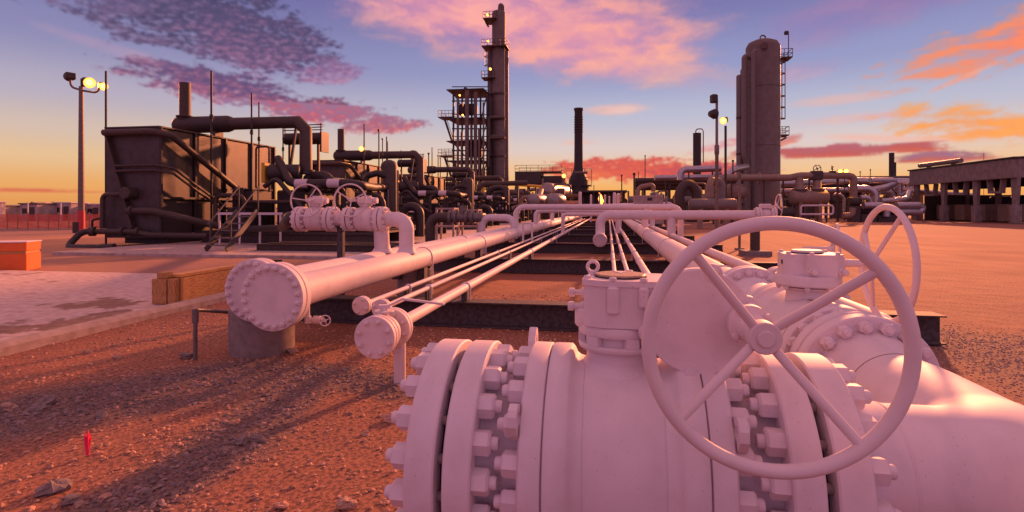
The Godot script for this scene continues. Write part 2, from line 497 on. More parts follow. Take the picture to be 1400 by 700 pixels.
	for q in list:
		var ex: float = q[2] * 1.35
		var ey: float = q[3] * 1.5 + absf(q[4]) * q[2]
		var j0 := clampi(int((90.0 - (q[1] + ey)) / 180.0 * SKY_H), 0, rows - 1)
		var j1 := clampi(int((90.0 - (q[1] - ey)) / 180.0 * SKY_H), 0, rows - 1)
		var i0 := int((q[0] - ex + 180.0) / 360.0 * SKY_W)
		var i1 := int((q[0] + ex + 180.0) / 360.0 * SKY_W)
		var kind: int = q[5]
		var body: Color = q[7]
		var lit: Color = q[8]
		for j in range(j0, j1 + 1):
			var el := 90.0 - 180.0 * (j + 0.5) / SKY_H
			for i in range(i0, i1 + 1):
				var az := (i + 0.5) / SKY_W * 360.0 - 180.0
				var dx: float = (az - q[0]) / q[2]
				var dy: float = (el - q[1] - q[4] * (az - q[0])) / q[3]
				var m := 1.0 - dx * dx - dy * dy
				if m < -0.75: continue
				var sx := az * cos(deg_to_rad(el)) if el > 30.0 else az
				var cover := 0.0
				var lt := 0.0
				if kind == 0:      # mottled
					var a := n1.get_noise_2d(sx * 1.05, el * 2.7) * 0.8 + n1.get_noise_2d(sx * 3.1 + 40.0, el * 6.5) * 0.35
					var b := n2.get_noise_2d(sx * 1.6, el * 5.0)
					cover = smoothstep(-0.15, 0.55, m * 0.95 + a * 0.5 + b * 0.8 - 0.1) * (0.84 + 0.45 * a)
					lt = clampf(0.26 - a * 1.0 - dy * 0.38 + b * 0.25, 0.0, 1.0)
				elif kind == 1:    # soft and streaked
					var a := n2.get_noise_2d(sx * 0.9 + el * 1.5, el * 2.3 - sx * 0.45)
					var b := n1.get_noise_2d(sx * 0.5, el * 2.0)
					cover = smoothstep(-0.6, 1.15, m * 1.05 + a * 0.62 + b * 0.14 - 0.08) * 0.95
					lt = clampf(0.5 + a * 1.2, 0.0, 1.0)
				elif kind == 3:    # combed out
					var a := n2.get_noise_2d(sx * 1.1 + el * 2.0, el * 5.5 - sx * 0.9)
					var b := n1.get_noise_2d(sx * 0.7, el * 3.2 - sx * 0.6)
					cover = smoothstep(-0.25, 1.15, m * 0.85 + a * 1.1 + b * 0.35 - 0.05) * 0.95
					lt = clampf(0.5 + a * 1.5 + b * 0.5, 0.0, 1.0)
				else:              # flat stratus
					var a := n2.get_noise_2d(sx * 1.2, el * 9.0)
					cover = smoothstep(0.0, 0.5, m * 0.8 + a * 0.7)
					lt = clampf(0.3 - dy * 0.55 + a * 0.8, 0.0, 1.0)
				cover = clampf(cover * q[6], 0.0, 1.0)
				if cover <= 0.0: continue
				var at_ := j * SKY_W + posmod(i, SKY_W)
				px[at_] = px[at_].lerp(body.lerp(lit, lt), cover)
	var img := Image.create(SKY_W, SKY_H, false, Image.FORMAT_RGB8)
	img.fill(Color(0.38, 0.26, 0.22))
	var bytes := img.get_data()
	var dither := RandomNumberGenerator.new()
	dither.seed = 5
	for at_ in px.size():
		var p := px[at_]
		var e := dither.randf() - 0.5
		var k := (at_ - at_ % SKY_W + (at_ % SKY_W + SKY_W / 2) % SKY_W) * 3      # the picture starts at -z
		bytes[k] = clampi(int(p.r * 255.0 + e + 0.5), 0, 255)
		bytes[k + 1] = clampi(int(p.g * 255.0 + e + 0.5), 0, 255)
		bytes[k + 2] = clampi(int(p.b * 255.0 + e + 0.5), 0, 255)
	img = Image.create_from_data(SKY_W, SKY_H, false, Image.FORMAT_RGB8, bytes)
	var pano := PanoramaSkyMaterial.new()
	pano.panorama = ImageTexture.create_from_image(img)
	var s := Sky.new()
	s.sky_material = pano
	return s

# ---------- the ground
var n_soil: FastNoiseLite
var n_small: FastNoiseLite
func ground_y(x: float, d: float) -> float:
	var near := clampf((60.0 - d) / 30.0, 0.0, 1.0)
	return (n_soil.get_noise_2d(x * 0.5, d * 0.5) * 0.028 + n_small.get_noise_2d(x, d) * 0.007 - 0.012) * near - 0.004
func lines(lo: float, hi: float, step: float, most: float, grow: float) -> PackedFloat32Array:
	var a := PackedFloat32Array()
	var x := lo
	while x < hi:
		a.append(x); x += step
	var s := step
	while x < most:
		a.append(x); s *= grow; x += s
	a.append(most)
	x = lo - step; s = step
	while x > -most:
		a.insert(0, x); s *= grow; x -= s
	a.insert(0, -most)
	return a
var gravel_shade := []
func gravel_shade_at(x: float, d: float) -> float:
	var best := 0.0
	for s in gravel_shade:
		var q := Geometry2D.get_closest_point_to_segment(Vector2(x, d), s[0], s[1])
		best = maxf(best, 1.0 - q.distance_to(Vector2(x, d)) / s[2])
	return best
func bed_at(x: float, d: float) -> float:    # the gravel bed right of the run
	return smoothstep(3.0, 4.0, x) * smoothstep(8.6, 7.2, d - 0.12 * x + n_soil.get_noise_2d(x, d) * 1.2)
func make_ground() -> void:
	n_soil = noise(31, 0.35, 4)
	n_small = noise(32, 2.2, 3)
	var f := func(px, py):
		var p := on_ground(px, py)
		return Vector2(p.x, -p.z)
	gravel_shade = [[f.call(330, 512), f.call(40, 560), 0.85], [f.call(425, 512), f.call(300, 615), 0.42], [f.call(300, 615), f.call(170, 685), 0.36], [f.call(420, 508), f.call(560, 530), 0.40]]  # gravel bands that also carry cast shade in their colour
	var xs := lines(-9.0, 7.0, 0.085, 4000.0, 1.14)
	var ds := lines(1.6, 12.0, 0.075, 4000.0, 1.13)
	var w := xs.size()
	var v := PackedVector3Array()
	var n := PackedVector3Array()
	var c := PackedColorArray()
	var ids := PackedInt32Array()
	for d in ds:
		for x in xs:
			var y := ground_y(x, d)
			v.append(Vector3(x, y, -d))
			n.append(Vector3(y - ground_y(x + 0.05, d), 0.05, -(y - ground_y(x, d + 0.05))).normalized() if absf(d) < 40.0 and absf(x) < 40.0 else Vector3.UP)
			var a := n_soil.get_noise_2d(x * 0.7 + 50.0, d * 0.7) * 0.5 + 0.5
			var b := n_soil.get_noise_2d(x * 0.08, d * 0.08 - 30.0) * 0.5 + 0.5
			var col := Color(0.39, 0.160, 0.092).lerp(Color(0.30, 0.145, 0.10), clampf(a * 1.5 - 0.3, 0, 1)).lerp(Color(0.49, 0.165, 0.075), clampf(b * 1.4 - 0.5, 0, 1) * 0.7)
			col = col.lerp(Color(0.185, 0.13, 0.12), clampf(gravel_shade_at(x, d) * 2.2, 0, 0.85))  # painted shade: the soil colour is darkened along the gravel bands
			col = col.lerp(Color(0.25, 0.155, 0.12), bed_at(x, d) * 0.9)
			if x < -7.0 and d > 11.0: col = col.lerp(Color(0.42, 0.25, 0.195), 0.75)
			elif d > 40.0: col = col.lerp(Color(0.31, 0.155, 0.115), 0.75)
			if x > 4.0 and d > 8.0: col = col.lerp(Color(0.34, 0.155, 0.10), clampf((d - 8.0) / 20.0, 0, 0.7))
			c.append(col)
	for j in ds.size() - 1:
		for i in w - 1:
			var a := j * w + i
			ids.append_array([a, a + w, a + 1, a + 1, a + w, a + w + 1])
	var arr := []
	arr.resize(Mesh.ARRAY_MAX)
	arr[Mesh.ARRAY_VERTEX] = v; arr[Mesh.ARRAY_NORMAL] = n; arr[Mesh.ARRAY_COLOR] = c; arr[Mesh.ARRAY_INDEX] = ids
	var mesh := ArrayMesh.new()
	mesh.add_surface_from_arrays(Mesh.PRIMITIVE_TRIANGLES, arr)
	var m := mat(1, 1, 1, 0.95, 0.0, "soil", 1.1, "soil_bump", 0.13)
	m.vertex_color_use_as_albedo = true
	var g := MeshInstance3D.new()
	g.name = "ground"
	g.mesh = mesh
	g.material_override = m
	g.set_meta("kind", "structure")
	add_child(g)
	# stones: what nobody could count
	var r := RandomNumberGenerator.new()
	r.seed = 4
	for kind in 2:
		var stone := stone_mesh(10 + kind, 0)
		var at_list := []
		var tints := []
		var want: int = [30000, 30000][kind]
		var tries := 0
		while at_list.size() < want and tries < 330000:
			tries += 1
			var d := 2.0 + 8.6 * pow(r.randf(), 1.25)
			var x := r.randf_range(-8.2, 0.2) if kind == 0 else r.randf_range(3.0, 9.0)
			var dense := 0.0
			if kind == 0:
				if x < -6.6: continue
				dense = 0.14 + maxf(0.0, gravel_shade_at(x, d)) * 0.75 + maxf(0.0, n_soil.get_noise_2d(x * 1.4, d * 1.4)) * 0.6
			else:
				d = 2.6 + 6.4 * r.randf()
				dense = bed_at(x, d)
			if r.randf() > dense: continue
			var s := (0.0045 + 0.02 * pow(r.randf(), 4.5)) * (1.0 + 0.25 * clampf(gravel_shade_at(x, d), 0, 1))
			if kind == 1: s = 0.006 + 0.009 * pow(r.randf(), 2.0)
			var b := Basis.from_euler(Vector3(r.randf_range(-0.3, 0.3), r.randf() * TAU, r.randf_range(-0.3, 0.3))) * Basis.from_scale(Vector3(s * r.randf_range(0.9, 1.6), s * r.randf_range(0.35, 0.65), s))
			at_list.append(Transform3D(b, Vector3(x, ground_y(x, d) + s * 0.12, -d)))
			var grey := clampf(gravel_shade_at(x, d) * 2.0, 0.0, 1.0) if kind == 0 else 0.45  # stones in the bands take the same painted shade
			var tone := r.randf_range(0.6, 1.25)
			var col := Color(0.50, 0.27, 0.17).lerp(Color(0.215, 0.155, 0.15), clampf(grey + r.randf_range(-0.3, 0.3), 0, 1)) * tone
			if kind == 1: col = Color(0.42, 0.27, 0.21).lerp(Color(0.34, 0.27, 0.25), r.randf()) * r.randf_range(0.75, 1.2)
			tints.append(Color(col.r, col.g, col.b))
		var mm := MultiMesh.new()
		mm.transform_format = MultiMesh.TRANSFORM_3D
		mm.use_colors = true
		mm.mesh = stone
		mm.instance_count = at_list.size()
		for i in at_list.size():
			mm.set_instance_transform(i, at_list[i])
			mm.set_instance_color(i, tints[i])
		var o := MultiMeshInstance3D.new()
		o.name = numbered("gravel")
		o.multimesh = mm
		var sm := mat(1, 1, 1, 0.95)
		sm.vertex_color_use_as_albedo = true
		o.material_override = sm
		add_child(o)
		tag(o, ["loose brown and grey gravel with bands of painted shade over the soil beside the pipe ends", "grey brown gravel bed beside the steel beam end"][kind], "gravel", "", "stuff")
func stone_mesh(seed_: int, detail: int) -> ArrayMesh:
	var r := RandomNumberGenerator.new()
	r.seed = seed_
	var f := noise(seed_, 0.9, 2)
	var g := Geo.new()
	var nu := 6 + detail * 5
	var nv := 4 + detail * 4
	var grid := []
	for j in nv + 1:
		var row := PackedVector3Array()
		for i in nu + 1:
			var th := PI * j / nv
			var ph := TAU * (i % nu) / nu
			var p := Vector3(sin(th) * cos(ph), cos(th), sin(th) * sin(ph))
			row.append(p * (0.85 + 0.55 * f.get_noise_3d(p.x, p.y, p.z)))
		grid.append(row)
	for j in nv:
		for i in nu:
			var q := [grid[j][i], grid[j][i + 1], grid[j + 1][i + 1], grid[j + 1][i]]
			for t in [[0, 1, 2], [0, 2, 3]]:
				var m: Vector3 = (q[t[1]] - q[t[0]]).cross(q[t[2]] - q[t[0]])
				if m.length() < 1e-6: continue
				m = m.normalized()
				if m.dot(q[t[0]] + q[t[1]] + q[t[2]]) < 0: m = -m
				g.tri(q[t[0]], q[t[1]], q[t[2]], m, m, m)
	return g.mesh()

# ---------- foreground: valves and pipes
func near_valve() -> void:
	var c := Vector3(0.05, 0.63, -2.25)
	var X := Vector3.RIGHT
	var o0 := Vector3(0, c.y, c.z)
	var o := thing("ball_valve", "huge pale pink ball valve closest to the lens with a big four spoke handwheel", "valve", Vector3(c.x, 0, c.z))
	var R := 0.42
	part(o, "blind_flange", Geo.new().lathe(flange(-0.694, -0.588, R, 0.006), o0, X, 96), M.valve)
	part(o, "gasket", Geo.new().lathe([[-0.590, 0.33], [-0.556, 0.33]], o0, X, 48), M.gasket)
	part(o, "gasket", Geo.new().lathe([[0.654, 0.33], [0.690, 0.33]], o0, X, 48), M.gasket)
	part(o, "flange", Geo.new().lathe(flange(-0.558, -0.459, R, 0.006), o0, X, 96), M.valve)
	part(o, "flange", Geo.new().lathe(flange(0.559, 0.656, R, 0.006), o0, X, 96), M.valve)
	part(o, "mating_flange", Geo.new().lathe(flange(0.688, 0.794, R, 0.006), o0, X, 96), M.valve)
	for s in [-1.0, 1.0]:
		var k := func(x): return c.x + s * x
		var prof := [[k.call(0.53), 0.315], [k.call(0.49), 0.305], [k.call(0.44), 0.302], [k.call(0.37), 0.31], [k.call(0.35), 0.315]]
		if s > 0: prof.reverse()
		part(o, "neck", Geo.new().lathe(prof, o0, X, 64, 0.5), M.valve)
		prof = [[0.353, 0.0], [0.353, R - 0.008], [0.345, R + 0.004], [0.278, R + 0.004], [0.274, R], [0.274, R - 0.02], [0.268, R - 0.02], [0.268, R], [0.264, R + 0.004], [0.196, R + 0.004], [0.186, R - 0.006], [0.176, R - 0.028], [0.16, R - 0.04], [0.14, R - 0.045]]
		var pr := []
		for q in prof: pr.append([k.call(q[0]), q[1]])
		if s > 0: pr.reverse()
		part(o, "body_flange", Geo.new().lathe(pr, o0, X, 96, 0.6), M.valve)
	part(o, "body", Geo.new().lathe([[c.x - 0.142, 0.373], [c.x - 0.07, 0.379], [c.x, 0.381], [c.x + 0.07, 0.379], [c.x + 0.142, 0.373]], o0, X, 96, 0.2), M.valve)
	for q in [[-0.694, -1.0], [-0.459, 1.0], [-0.303, -1.0], [0.403, 1.0], [0.559, -1.0], [0.794, 1.0]]:
		nuts(o, Vector3(q[0], c.y, c.z), X * q[1], 0.362, 18, 0.078, 0.058, 0.024, M.valve, 0.09)
	for s in [-1.0, 1.0]:   # the stud shanks that show in the gap
		for i in 18:
			var g := TAU * (i + 0.5) / 18 + 0.09
			var e := Vector3(0, sin(g), cos(g)) * 0.362 + Vector3(c.x + s * 0.622, c.y, c.z)
			part(o, "stud", Geo.new().tube([e - X * 0.02, e + X * 0.02], 0.017, 10, false), M.seam)
	# lifting lugs on the body flanges
	for q in [[-0.318, 0.35], [-0.318, -0.95], [0.418, 0.35], [0.418, -0.95]]:
		var e := Vector3(0, cos(q[1]), -sin(q[1]))
		var t := Vector3(0, sin(q[1]), cos(q[1]))
		var b: Vector3 = Vector3(q[0], c.y, c.z) + e * 0.36
		var g := Geo.new()
		var poly := PackedVector2Array()
		for p in [[-0.055, 0.0], [-0.055, 0.06], [-0.04, 0.105], [-0.012, 0.125]]: poly.append(Vector2(p[0], p[1]))
		for p in [[0.0, 0.125], [0.0, 0.098]]: poly.append(Vector2(p[0], p[1]))
		for i in 9: poly.append(Vector2(-sin(PI * i / 8.0) * 0.024, 0.074 + cos(PI * i / 8.0) * 0.024))
		poly.append(Vector2(0.0, 0.0))
		var other := PackedVector2Array()
		for p in poly: other.append(Vector2(-p.x, p.y))
		g.plate(poly, b, t, e, 0.03); g.plate(other, b, t, e, 0.03)
		part(o, "lifting_lug", g, M.valve)
	# cast letters on the neck
	var tm := TextMesh.new()
	tm.text = "WCB A217"
	var font := SystemFont.new()
	font.font_names = PackedStringArray(["Droid Sans"])
	tm.font = font
	tm.font_size = 32
	tm.pixel_size = 0.0009
	tm.depth = 0.008
	var lm := MeshInstance3D.new()
	lm.name = "cast_lettering"
	lm.mesh = tm
	lm.material_override = M.valve
	lm.transform = Transform3D(Basis(Vector3(0, -1, 0), Vector3(1, 0, 0), Vector3(0, 0, 1)), Vector3(-0.383, c.y - 0.02, c.z + 0.3035) - root_of(o))
	o.add_child(lm)
	# bonnet and gearbox
	var s0 := Vector3(0.036, 0, -2.25)
	var bn := Geo.new()
	bn.lathe([[0.97, 0.165], [1.005, 0.135], [1.015, 0.122], [1.062, 0.119], [1.066, 0.0]], s0, Vector3.UP, 56)
	part(o, "bonnet", bn, M.valve)
	var gb := Geo.new()
	gb.lathe([[1.058, 0.0], [1.058, 0.142], [1.064, 0.150], [1.078, 0.153], [1.084, 0.150], [1.084, 0.11]], s0, Vector3.UP, 56)
	gb.lathe([[1.084, 0.126], [1.118, 0.126]], s0, Vector3.UP, 48)
	gb.lathe([[1.118, 0.11], [1.118, 0.150], [1.124, 0.153], [1.15, 0.153], [1.156, 0.148], [1.156, 0.0]], s0, Vector3.UP, 56)
	var box := part(o, "gearbox", gb, M.valve)
	for a in [0.35, 1.25, 2.1, 2.95, 3.8, 4.7, 5.6]:      # the ribs between the windows of the base
		var e := Vector3(sin(a), 0, cos(a))
		part(box, "rib", Geo.new().box(s0 + e * 0.139 + Vector3.UP * 1.101, Vector3(0.05, 0.034, 0.026), Basis(Vector3.UP, a)), M.valve)
	var poly := PackedVector2Array()
	for p in [[-0.128, -0.10], [-0.105, 0.105], [-0.085, 0.125], [0.10, 0.125], [0.30, 0.10], [0.32, 0.06], [0.32, -0.13], [0.30, -0.15], [-0.05, -0.15], [-0.105, -0.125]]: poly.append(Vector2(p[0], p[1]))
	var hs := Geo.new()
	hs.plate(poly, s0 + Vector3.UP * 1.236, Vector3.RIGHT, Vector3.FORWARD, 0.155)
	var lidp := PackedVector2Array()
	for p in poly: lidp.append((p - Vector2(0.08, 0)) * 1.035 + Vector2(0.08, 0))
	hs.plate(lidp, s0 + Vector3.UP * 1.323, Vector3.RIGHT, Vector3.FORWARD, 0.022)
	part(box, "casing", hs, M.valve)
	for p in [[-0.105, 0.09], [-0.115, -0.09], [-0.02, -0.145], [0.09, -0.148], [0.22, -0.14], [0.05, 0.118], [0.21, 0.10]]:
		var b := s0 + Vector3(p[0], 1.334, -p[1])
		var x := MeshInstance3D.new()
		x.name = "cap_screw"
		x.mesh = nut_mesh(0.024, 0.012, 0.001)
		x.position = b - root_of(o)
		x.material_override = M.valve
		box.add_child(x, true)
	part(box, "screw_boss", Geo.new().box(s0 + Vector3(-0.02, 1.262, 0.156), Vector3(0.042, 0.10, 0.022), Basis(), 0.006), M.valve)
	part(box, "screw_boss", Geo.new().box(s0 + Vector3(0.09, 1.275, 0.156), Vector3(0.036, 0.075, 0.022), Basis(), 0.006), M.valve)
	part(box, "indicator_plate", Geo.new().lathe([[0, 0.0], [0, 0.094], [0.008, 0.096], [0.012, 0.092], [0.012, 0]], s0 + Vector3(0.01, 1.3345, 0.01), Vector3.UP, 48), M.grease)
	part(box, "indicator_rim", Geo.new().lathe([[0, 0.10], [0.004, 0.10], [0.004, 0.09]], s0 + Vector3(0.01, 1.3345, 0.01), Vector3.UP, 48), M.gasket)
	var arrow := PackedVector2Array([Vector2(-0.03, -0.07), Vector2(0.03, -0.07), Vector2(0.0, 0.0)])
	part(box, "arrow", Geo.new().plate(arrow, s0 + Vector3(0.01, 1.3475, 0.01), Vector3.RIGHT, Vector3.BACK, 0.002), M.valve)
	var ey := Geo.new()
	ey.torus(s0 + Vector3(-0.098, 1.368, -0.02), Vector3(0.15, 0, 1), 0.021, 0.007, 24, 8)
	ey.cyl(s0 + Vector3(-0.098, 1.33, -0.02), s0 + Vector3(-0.098, 1.349, -0.02), 0.012, 14)
	part(box, "eye_bolt", ey, M.valve)
	for q in [[1.262, -0.03], [1.217, 0.03]]:               # stop screws on the left side
		var b := s0 + Vector3(-0.115, q[0], q[1])
		var st := Geo.new()
		st.cyl(b, b - X * 0.028, 0.021, 18, 0.003)
		st.cyl(b - X * 0.028, b - X * 0.062, 0.011, 14)
		st.lathe([[0.056, 0.0], [0.056, 0.019], [0.076, 0.019], [0.078, 0.016], [0.078, 0]], b, -X, 6, 0.99)
		part(box, "stop_screw", st, M.valve)
	part(box, "stop_lobe", Geo.new().lathe([[1.14, 0.0], [1.14, 0.085], [1.146, 0.09], [1.205, 0.09], [1.212, 0.085], [1.212, 0]], Vector3(s0.x - 0.078, 0, s0.z + 0.0), Vector3.UP, 40), M.valve)
	# worm cover, shaft and handwheel
	var w := Vector3(0.315, 1.197, -2.10)
	var wc := Geo.new()
	wc.lathe([[-0.10, 0.0], [-0.10, 0.165], [-0.03, 0.172], [-0.03, 0.185], [-0.02, 0.19], [0.016, 0.19], [0.022, 0.184], [0.022, 0]], w, Vector3.BACK, 72)
	for a in [1.3, -1.75, 0.35, 3.4]:
		var e := Vector3(cos(a), sin(a), 0)
		wc.cyl(w + e * 0.18 - Vector3.BACK * 0.02, w + e * 0.18 + Vector3.BACK * 0.0235, 0.034, 22, 0.004)
	part(box, "worm_cover", wc, M.valve)
	for a in [1.3, -1.75, 0.35, 3.4]:
		var e := Vector3(cos(a), sin(a), 0)
		var x := MeshInstance3D.new()
		x.name = "cap_screw"
		x.mesh = nut_mesh(0.03, 0.014, 0.001)
		x.transform = Transform3D(Basis(X, PI / 2), w + e * 0.185 + Vector3.BACK * 0.0235 - root_of(o))
		x.material_override = M.valve
		box.add_child(x, true)
	var hub := Vector3(0.469, 1.205, -1.84)
	var sh := Geo.new()
	sh.lathe([[-0.30, 0.0], [-0.30, 0.06], [-0.20, 0.062], [-0.19, 0.07], [-0.15, 0.07], [-0.145, 0.05], [-0.10, 0.046], [-0.09, 0.03], [0.0, 0.026], [0.0, 0]], hub, Vector3.BACK, 36)
	part(box, "worm_shaft", sh, M.valve)
	for a in 4:
		var g := 0.6 + TAU * a / 4.0
		var x := MeshInstance3D.new()
		x.name = "cap_screw"
		x.mesh = nut_mesh(0.022, 0.012, 0.001)
		x.transform = Transform3D(Basis(X, PI / 2), hub + Vector3(cos(g) * 0.06, sin(g) * 0.06, -0.15) - root_of(o))
		x.material_override = M.valve
		box.add_child(x, true)
	handwheel(o, hub, Vector3.BACK, 0.134, 0.353, 0.0205, 4, 0.70, M.white, 0.0145)

func smooth_tee(o: Node3D) -> void:      # the run along z and the branch along x grown together
	var c := Vector3(1.43, 0.63, -2.25)
	var lo := Vector3(0.96, 0.30, -2.86)
	var cell := 0.022
	var nn := Vector3i(37, 31, 62)
	var f := func(p: Vector3) -> float:
		var a := Vector2(p.x - c.x, p.y - c.y).length() - 0.25
		var b := maxf(Vector2(p.y - c.y, p.z - c.z).length() - 0.25, p.x - c.x)
		var h := clampf(0.5 + 0.5 * (b - a) / 0.09, 0.0, 1.0)
		return lerpf(b, a, h) - 0.09 * h * (1.0 - h)
	var val := PackedFloat32Array()
	var w := nn + Vector3i.ONE
	for k in w.z:
		for j in w.y:
			for i in w.x: val.append(f.call(lo + Vector3(i, j, k) * cell))
	var vid := {}
	var pts := PackedVector3Array()
	var nrm := PackedVector3Array()
	var idx := func(i: int, j: int, k: int) -> int: return (k * w.y + j) * w.x + i
	for k in nn.z:
		for j in nn.y:
			for i in nn.x:
				var s := Vector3.ZERO
				var m := 0
				for e in [[0, 0, 0, 1, 0, 0], [0, 1, 0, 1, 1, 0], [0, 0, 1, 1, 0, 1], [0, 1, 1, 1, 1, 1], [0, 0, 0, 0, 1, 0], [1, 0, 0, 1, 1, 0], [0, 0, 1, 0, 1, 1], [1, 0, 1, 1, 1, 1], [0, 0, 0, 0, 0, 1], [1, 0, 0, 1, 0, 1], [0, 1, 0, 0, 1, 1], [1, 1, 0, 1, 1, 1]]:
					var a := val[idx.call(i + e[0], j + e[1], k + e[2])]
					var b := val[idx.call(i + e[3], j + e[4], k + e[5])]
					if (a < 0.0) != (b < 0.0):
						s += Vector3(e[0], e[1], e[2]).lerp(Vector3(e[3], e[4], e[5]), a / (a - b)); m += 1
				if m:
					var p := lo + (Vector3(i, j, k) + s / m) * cell
					vid[idx.call(i, j, k)] = pts.size()
					var q := 0.004
					var m1 := Vector3.UP
					for step in 3:
						m1 = Vector3(f.call(p + Vector3(q, 0, 0)) - f.call(p - Vector3(q, 0, 0)), f.call(p + Vector3(0, q, 0)) - f.call(p - Vector3(0, q, 0)), f.call(p + Vector3(0, 0, q)) - f.call(p - Vector3(0, 0, q))).normalized()
						p -= m1 * f.call(p)
					nrm.append(m1)
					pts.append(p)
	var g := Geo.new()
	for k in range(1, nn.z):
		for j in range(1, nn.y):
			for i in range(1, nn.x):
				var a := val[idx.call(i, j, k)]
				for t in 3:
					var e := Vector3i(int(t == 0), int(t == 1), int(t == 2))
					if (a < 0.0) == (val[idx.call(i + e.x, j + e.y, k + e.z)] < 0.0): continue
					var u := Vector3i(e.z, e.x, e.y)
					var x := Vector3i(e.y, e.z, e.x)
					var q := []
					for s in [Vector3i.ZERO, u, u + x, x]:
						var key: int = idx.call(i - s.x, j - s.y, k - s.z)
						if vid.has(key): q.append(vid[key])
					if q.size() == 4:
						g.tri(pts[q[0]], pts[q[1]], pts[q[2]], nrm[q[0]], nrm[q[1]], nrm[q[2]])
						g.tri(pts[q[0]], pts[q[2]], pts[q[3]], nrm[q[0]], nrm[q[2]], nrm[q[3]])
	part(o, "tee", g, M.valve)

func second_valve() -> void:
	var c := Vector3(1.43, 0.63, 0)
	var B := Vector3.FORWARD      # distances below run along the pipe, away from the lens
	var t := thing("header_pipe", "thick white tee pipe coming in at the lower right corner behind the big valve", "pipe", Vector3(1.43, 0, -2.25))
	smooth_tee(t)
	part(t, "weld_neck", Geo.new().lathe([[0.779, 0.345], [0.83, 0.325], [0.90, 0.27], [0.985, 0.251]], Vector3(0, c.y, -2.25), Vector3.RIGHT, 64, 0.3), M.valve)
	part(t, "weld_bead", Geo.new().torus(Vector3(0.985, c.y, -2.25), Vector3.RIGHT, 0.248, 0.007, 64, 6), M.valve)
	part(t, "pipe", Geo.new().lathe([[-3.0, 0.0], [-3.0, 0.25], [1.53, 0.25]], c, B, 64), M.valve)
	part(t, "reducer", Geo.new().lathe([[2.836, 0.25], [2.93, 0.248], [3.05, 0.24], [3.12, 0.238]], c, B, 64, 0.2), M.valve)
	part(t, "weld_bead", Geo.new().torus(c + B * 3.12, B, 0.236, 0.005, 64, 6), M.seam)
	var o := thing("ball_valve", "pale ball valve behind the big one, its upright handwheel turned sideways to the right", "valve", Vector3(1.43, 0, -4.41))
	var R := 0.37
	part(o, "weld_neck", Geo.new().lathe([[3.12, 0.238], [3.2, 0.242], [3.32, 0.272], [3.425, 0.29]], c, B, 64, 0.2), M.valve)
	part(o, "flange", Geo.new().lathe(flange(3.42, 3.52, R), c, B, 96), M.valve)
	part(o, "gasket", Geo.new().lathe([[3.515, 0.345], [3.55, 0.345]], c, B, 48), M.gasket)
	part(o, "flange", Geo.new().lathe(flange(3.542, 3.635, R), c, B, 96), M.valve)
	part(o, "neck", Geo.new().lathe([[3.63, 0.275], [3.7, 0.27], [3.8, 0.28]], c, B, 64, 0.2), M.valve)
	part(o, "body", Geo.new().lathe([[3.79, 0.0], [3.79, 0.345], [3.80, 0.352], [3.88, 0.352], [3.884, 0.332], [3.894, 0.332], [3.898, 0.352], [3.97, 0.352], [3.985, 0.338], [4.05, 0.332], [4.41, 0.338], [4.75, 0.332], [4.82, 0.338], [4.835, 0.356], [4.92, 0.356], [4.922, 0.335], [4.934, 0.335], [4.936, 0.356], [5.02, 0.356], [5.03, 0.348], [5.03, 0.29]], c, B, 96, 0.8), M.valve)
	part(o, "neck", Geo.new().lathe([[5.03, 0.30], [5.2, 0.262], [5.5, 0.25], [5.85, 0.255], [6.0, 0.28], [6.06, 0.30]], c, B, 64, 0.2), M.valve)
	part(o, "flange", Geo.new().lathe(flange(6.05, 6.15, R), c, B, 96), M.valve)
	part(o, "flange", Geo.new().lathe(flange(6.172, 6.26, R), c, B, 96), M.valve)
	part(o, "gasket", Geo.new().lathe([[6.145, 0.35], [6.175, 0.35]], c, B, 48), M.gasket)
	part(o, "gasket", Geo.new().lathe([[3.883, 0.334], [3.895, 0.334]], c, B, 64), M.gasket)  # dark ring in the body groove: crevice shade put in as colour
	part(o, "gasket", Geo.new().lathe([[4.921, 0.337], [4.935, 0.337]], c, B, 64), M.gasket)  # the far body groove, its crevice shade coloured in likewise
	for q in [[3.42, -1.0], [3.635, 1.0], [3.79, -1.0], [6.05, -1.0]]:
		nuts(o, c + B * q[0], B * q[1], 0.315, 18, 0.066, 0.05, 0.02, M.valve, 0.1)
	part(o, "tag_plate", Geo.new().box(c + Vector3(-0.06, 0.343, -4.12), Vector3(0.035, 0.008, 0.075), Basis(Vector3.UP, 0.5), 0.002), M.seam)
	var s0 := c + B * 4.41
	var b := Geo.new()
	b.lathe([[0.30, 0.15], [0.375, 0.14], [0.385, 0.135], [0.385, 0.0]], s0, Vector3.UP, 48)
	b.lathe([[0.385, 0.0], [0.385, 0.16], [0.39, 0.165], [0.402, 0.165], [0.402, 0.1]], s0, Vector3.UP, 48)
	part(o, "bonnet", b, M.valve)
	var g := Geo.new()
	g.lathe([[0.415, 0.0], [0.415, 0.212], [0.423, 0.22], [0.485, 0.22], [0.492, 0.214], [0.492, 0]], s0, Vector3.UP, 64)
	var poly := PackedVector2Array()
	for p in [[-0.19, -0.10], [-0.17, 0.13], [-0.10, 0.17], [0.10, 0.17], [0.20, 0.13], [0.20, -0.11], [0.14, -0.17], [-0.05, -0.17], [-0.06, -0.13], [-0.15, -0.13]]: poly.append(Vector2(p[0], p[1]))
	g.plate(poly, s0 + Vector3.UP * 0.565, Vector3.RIGHT, Vector3.FORWARD, 0.16)
	var box := part(o, "gearbox", g, M.valve)
	part(box, "indicator_plate", Geo.new().cyl(s0 + Vector3(0.0, 0.645, -0.02), s0 + Vector3(0.0, 0.668, -0.02), 0.105, 40, 0.005), M.valve)
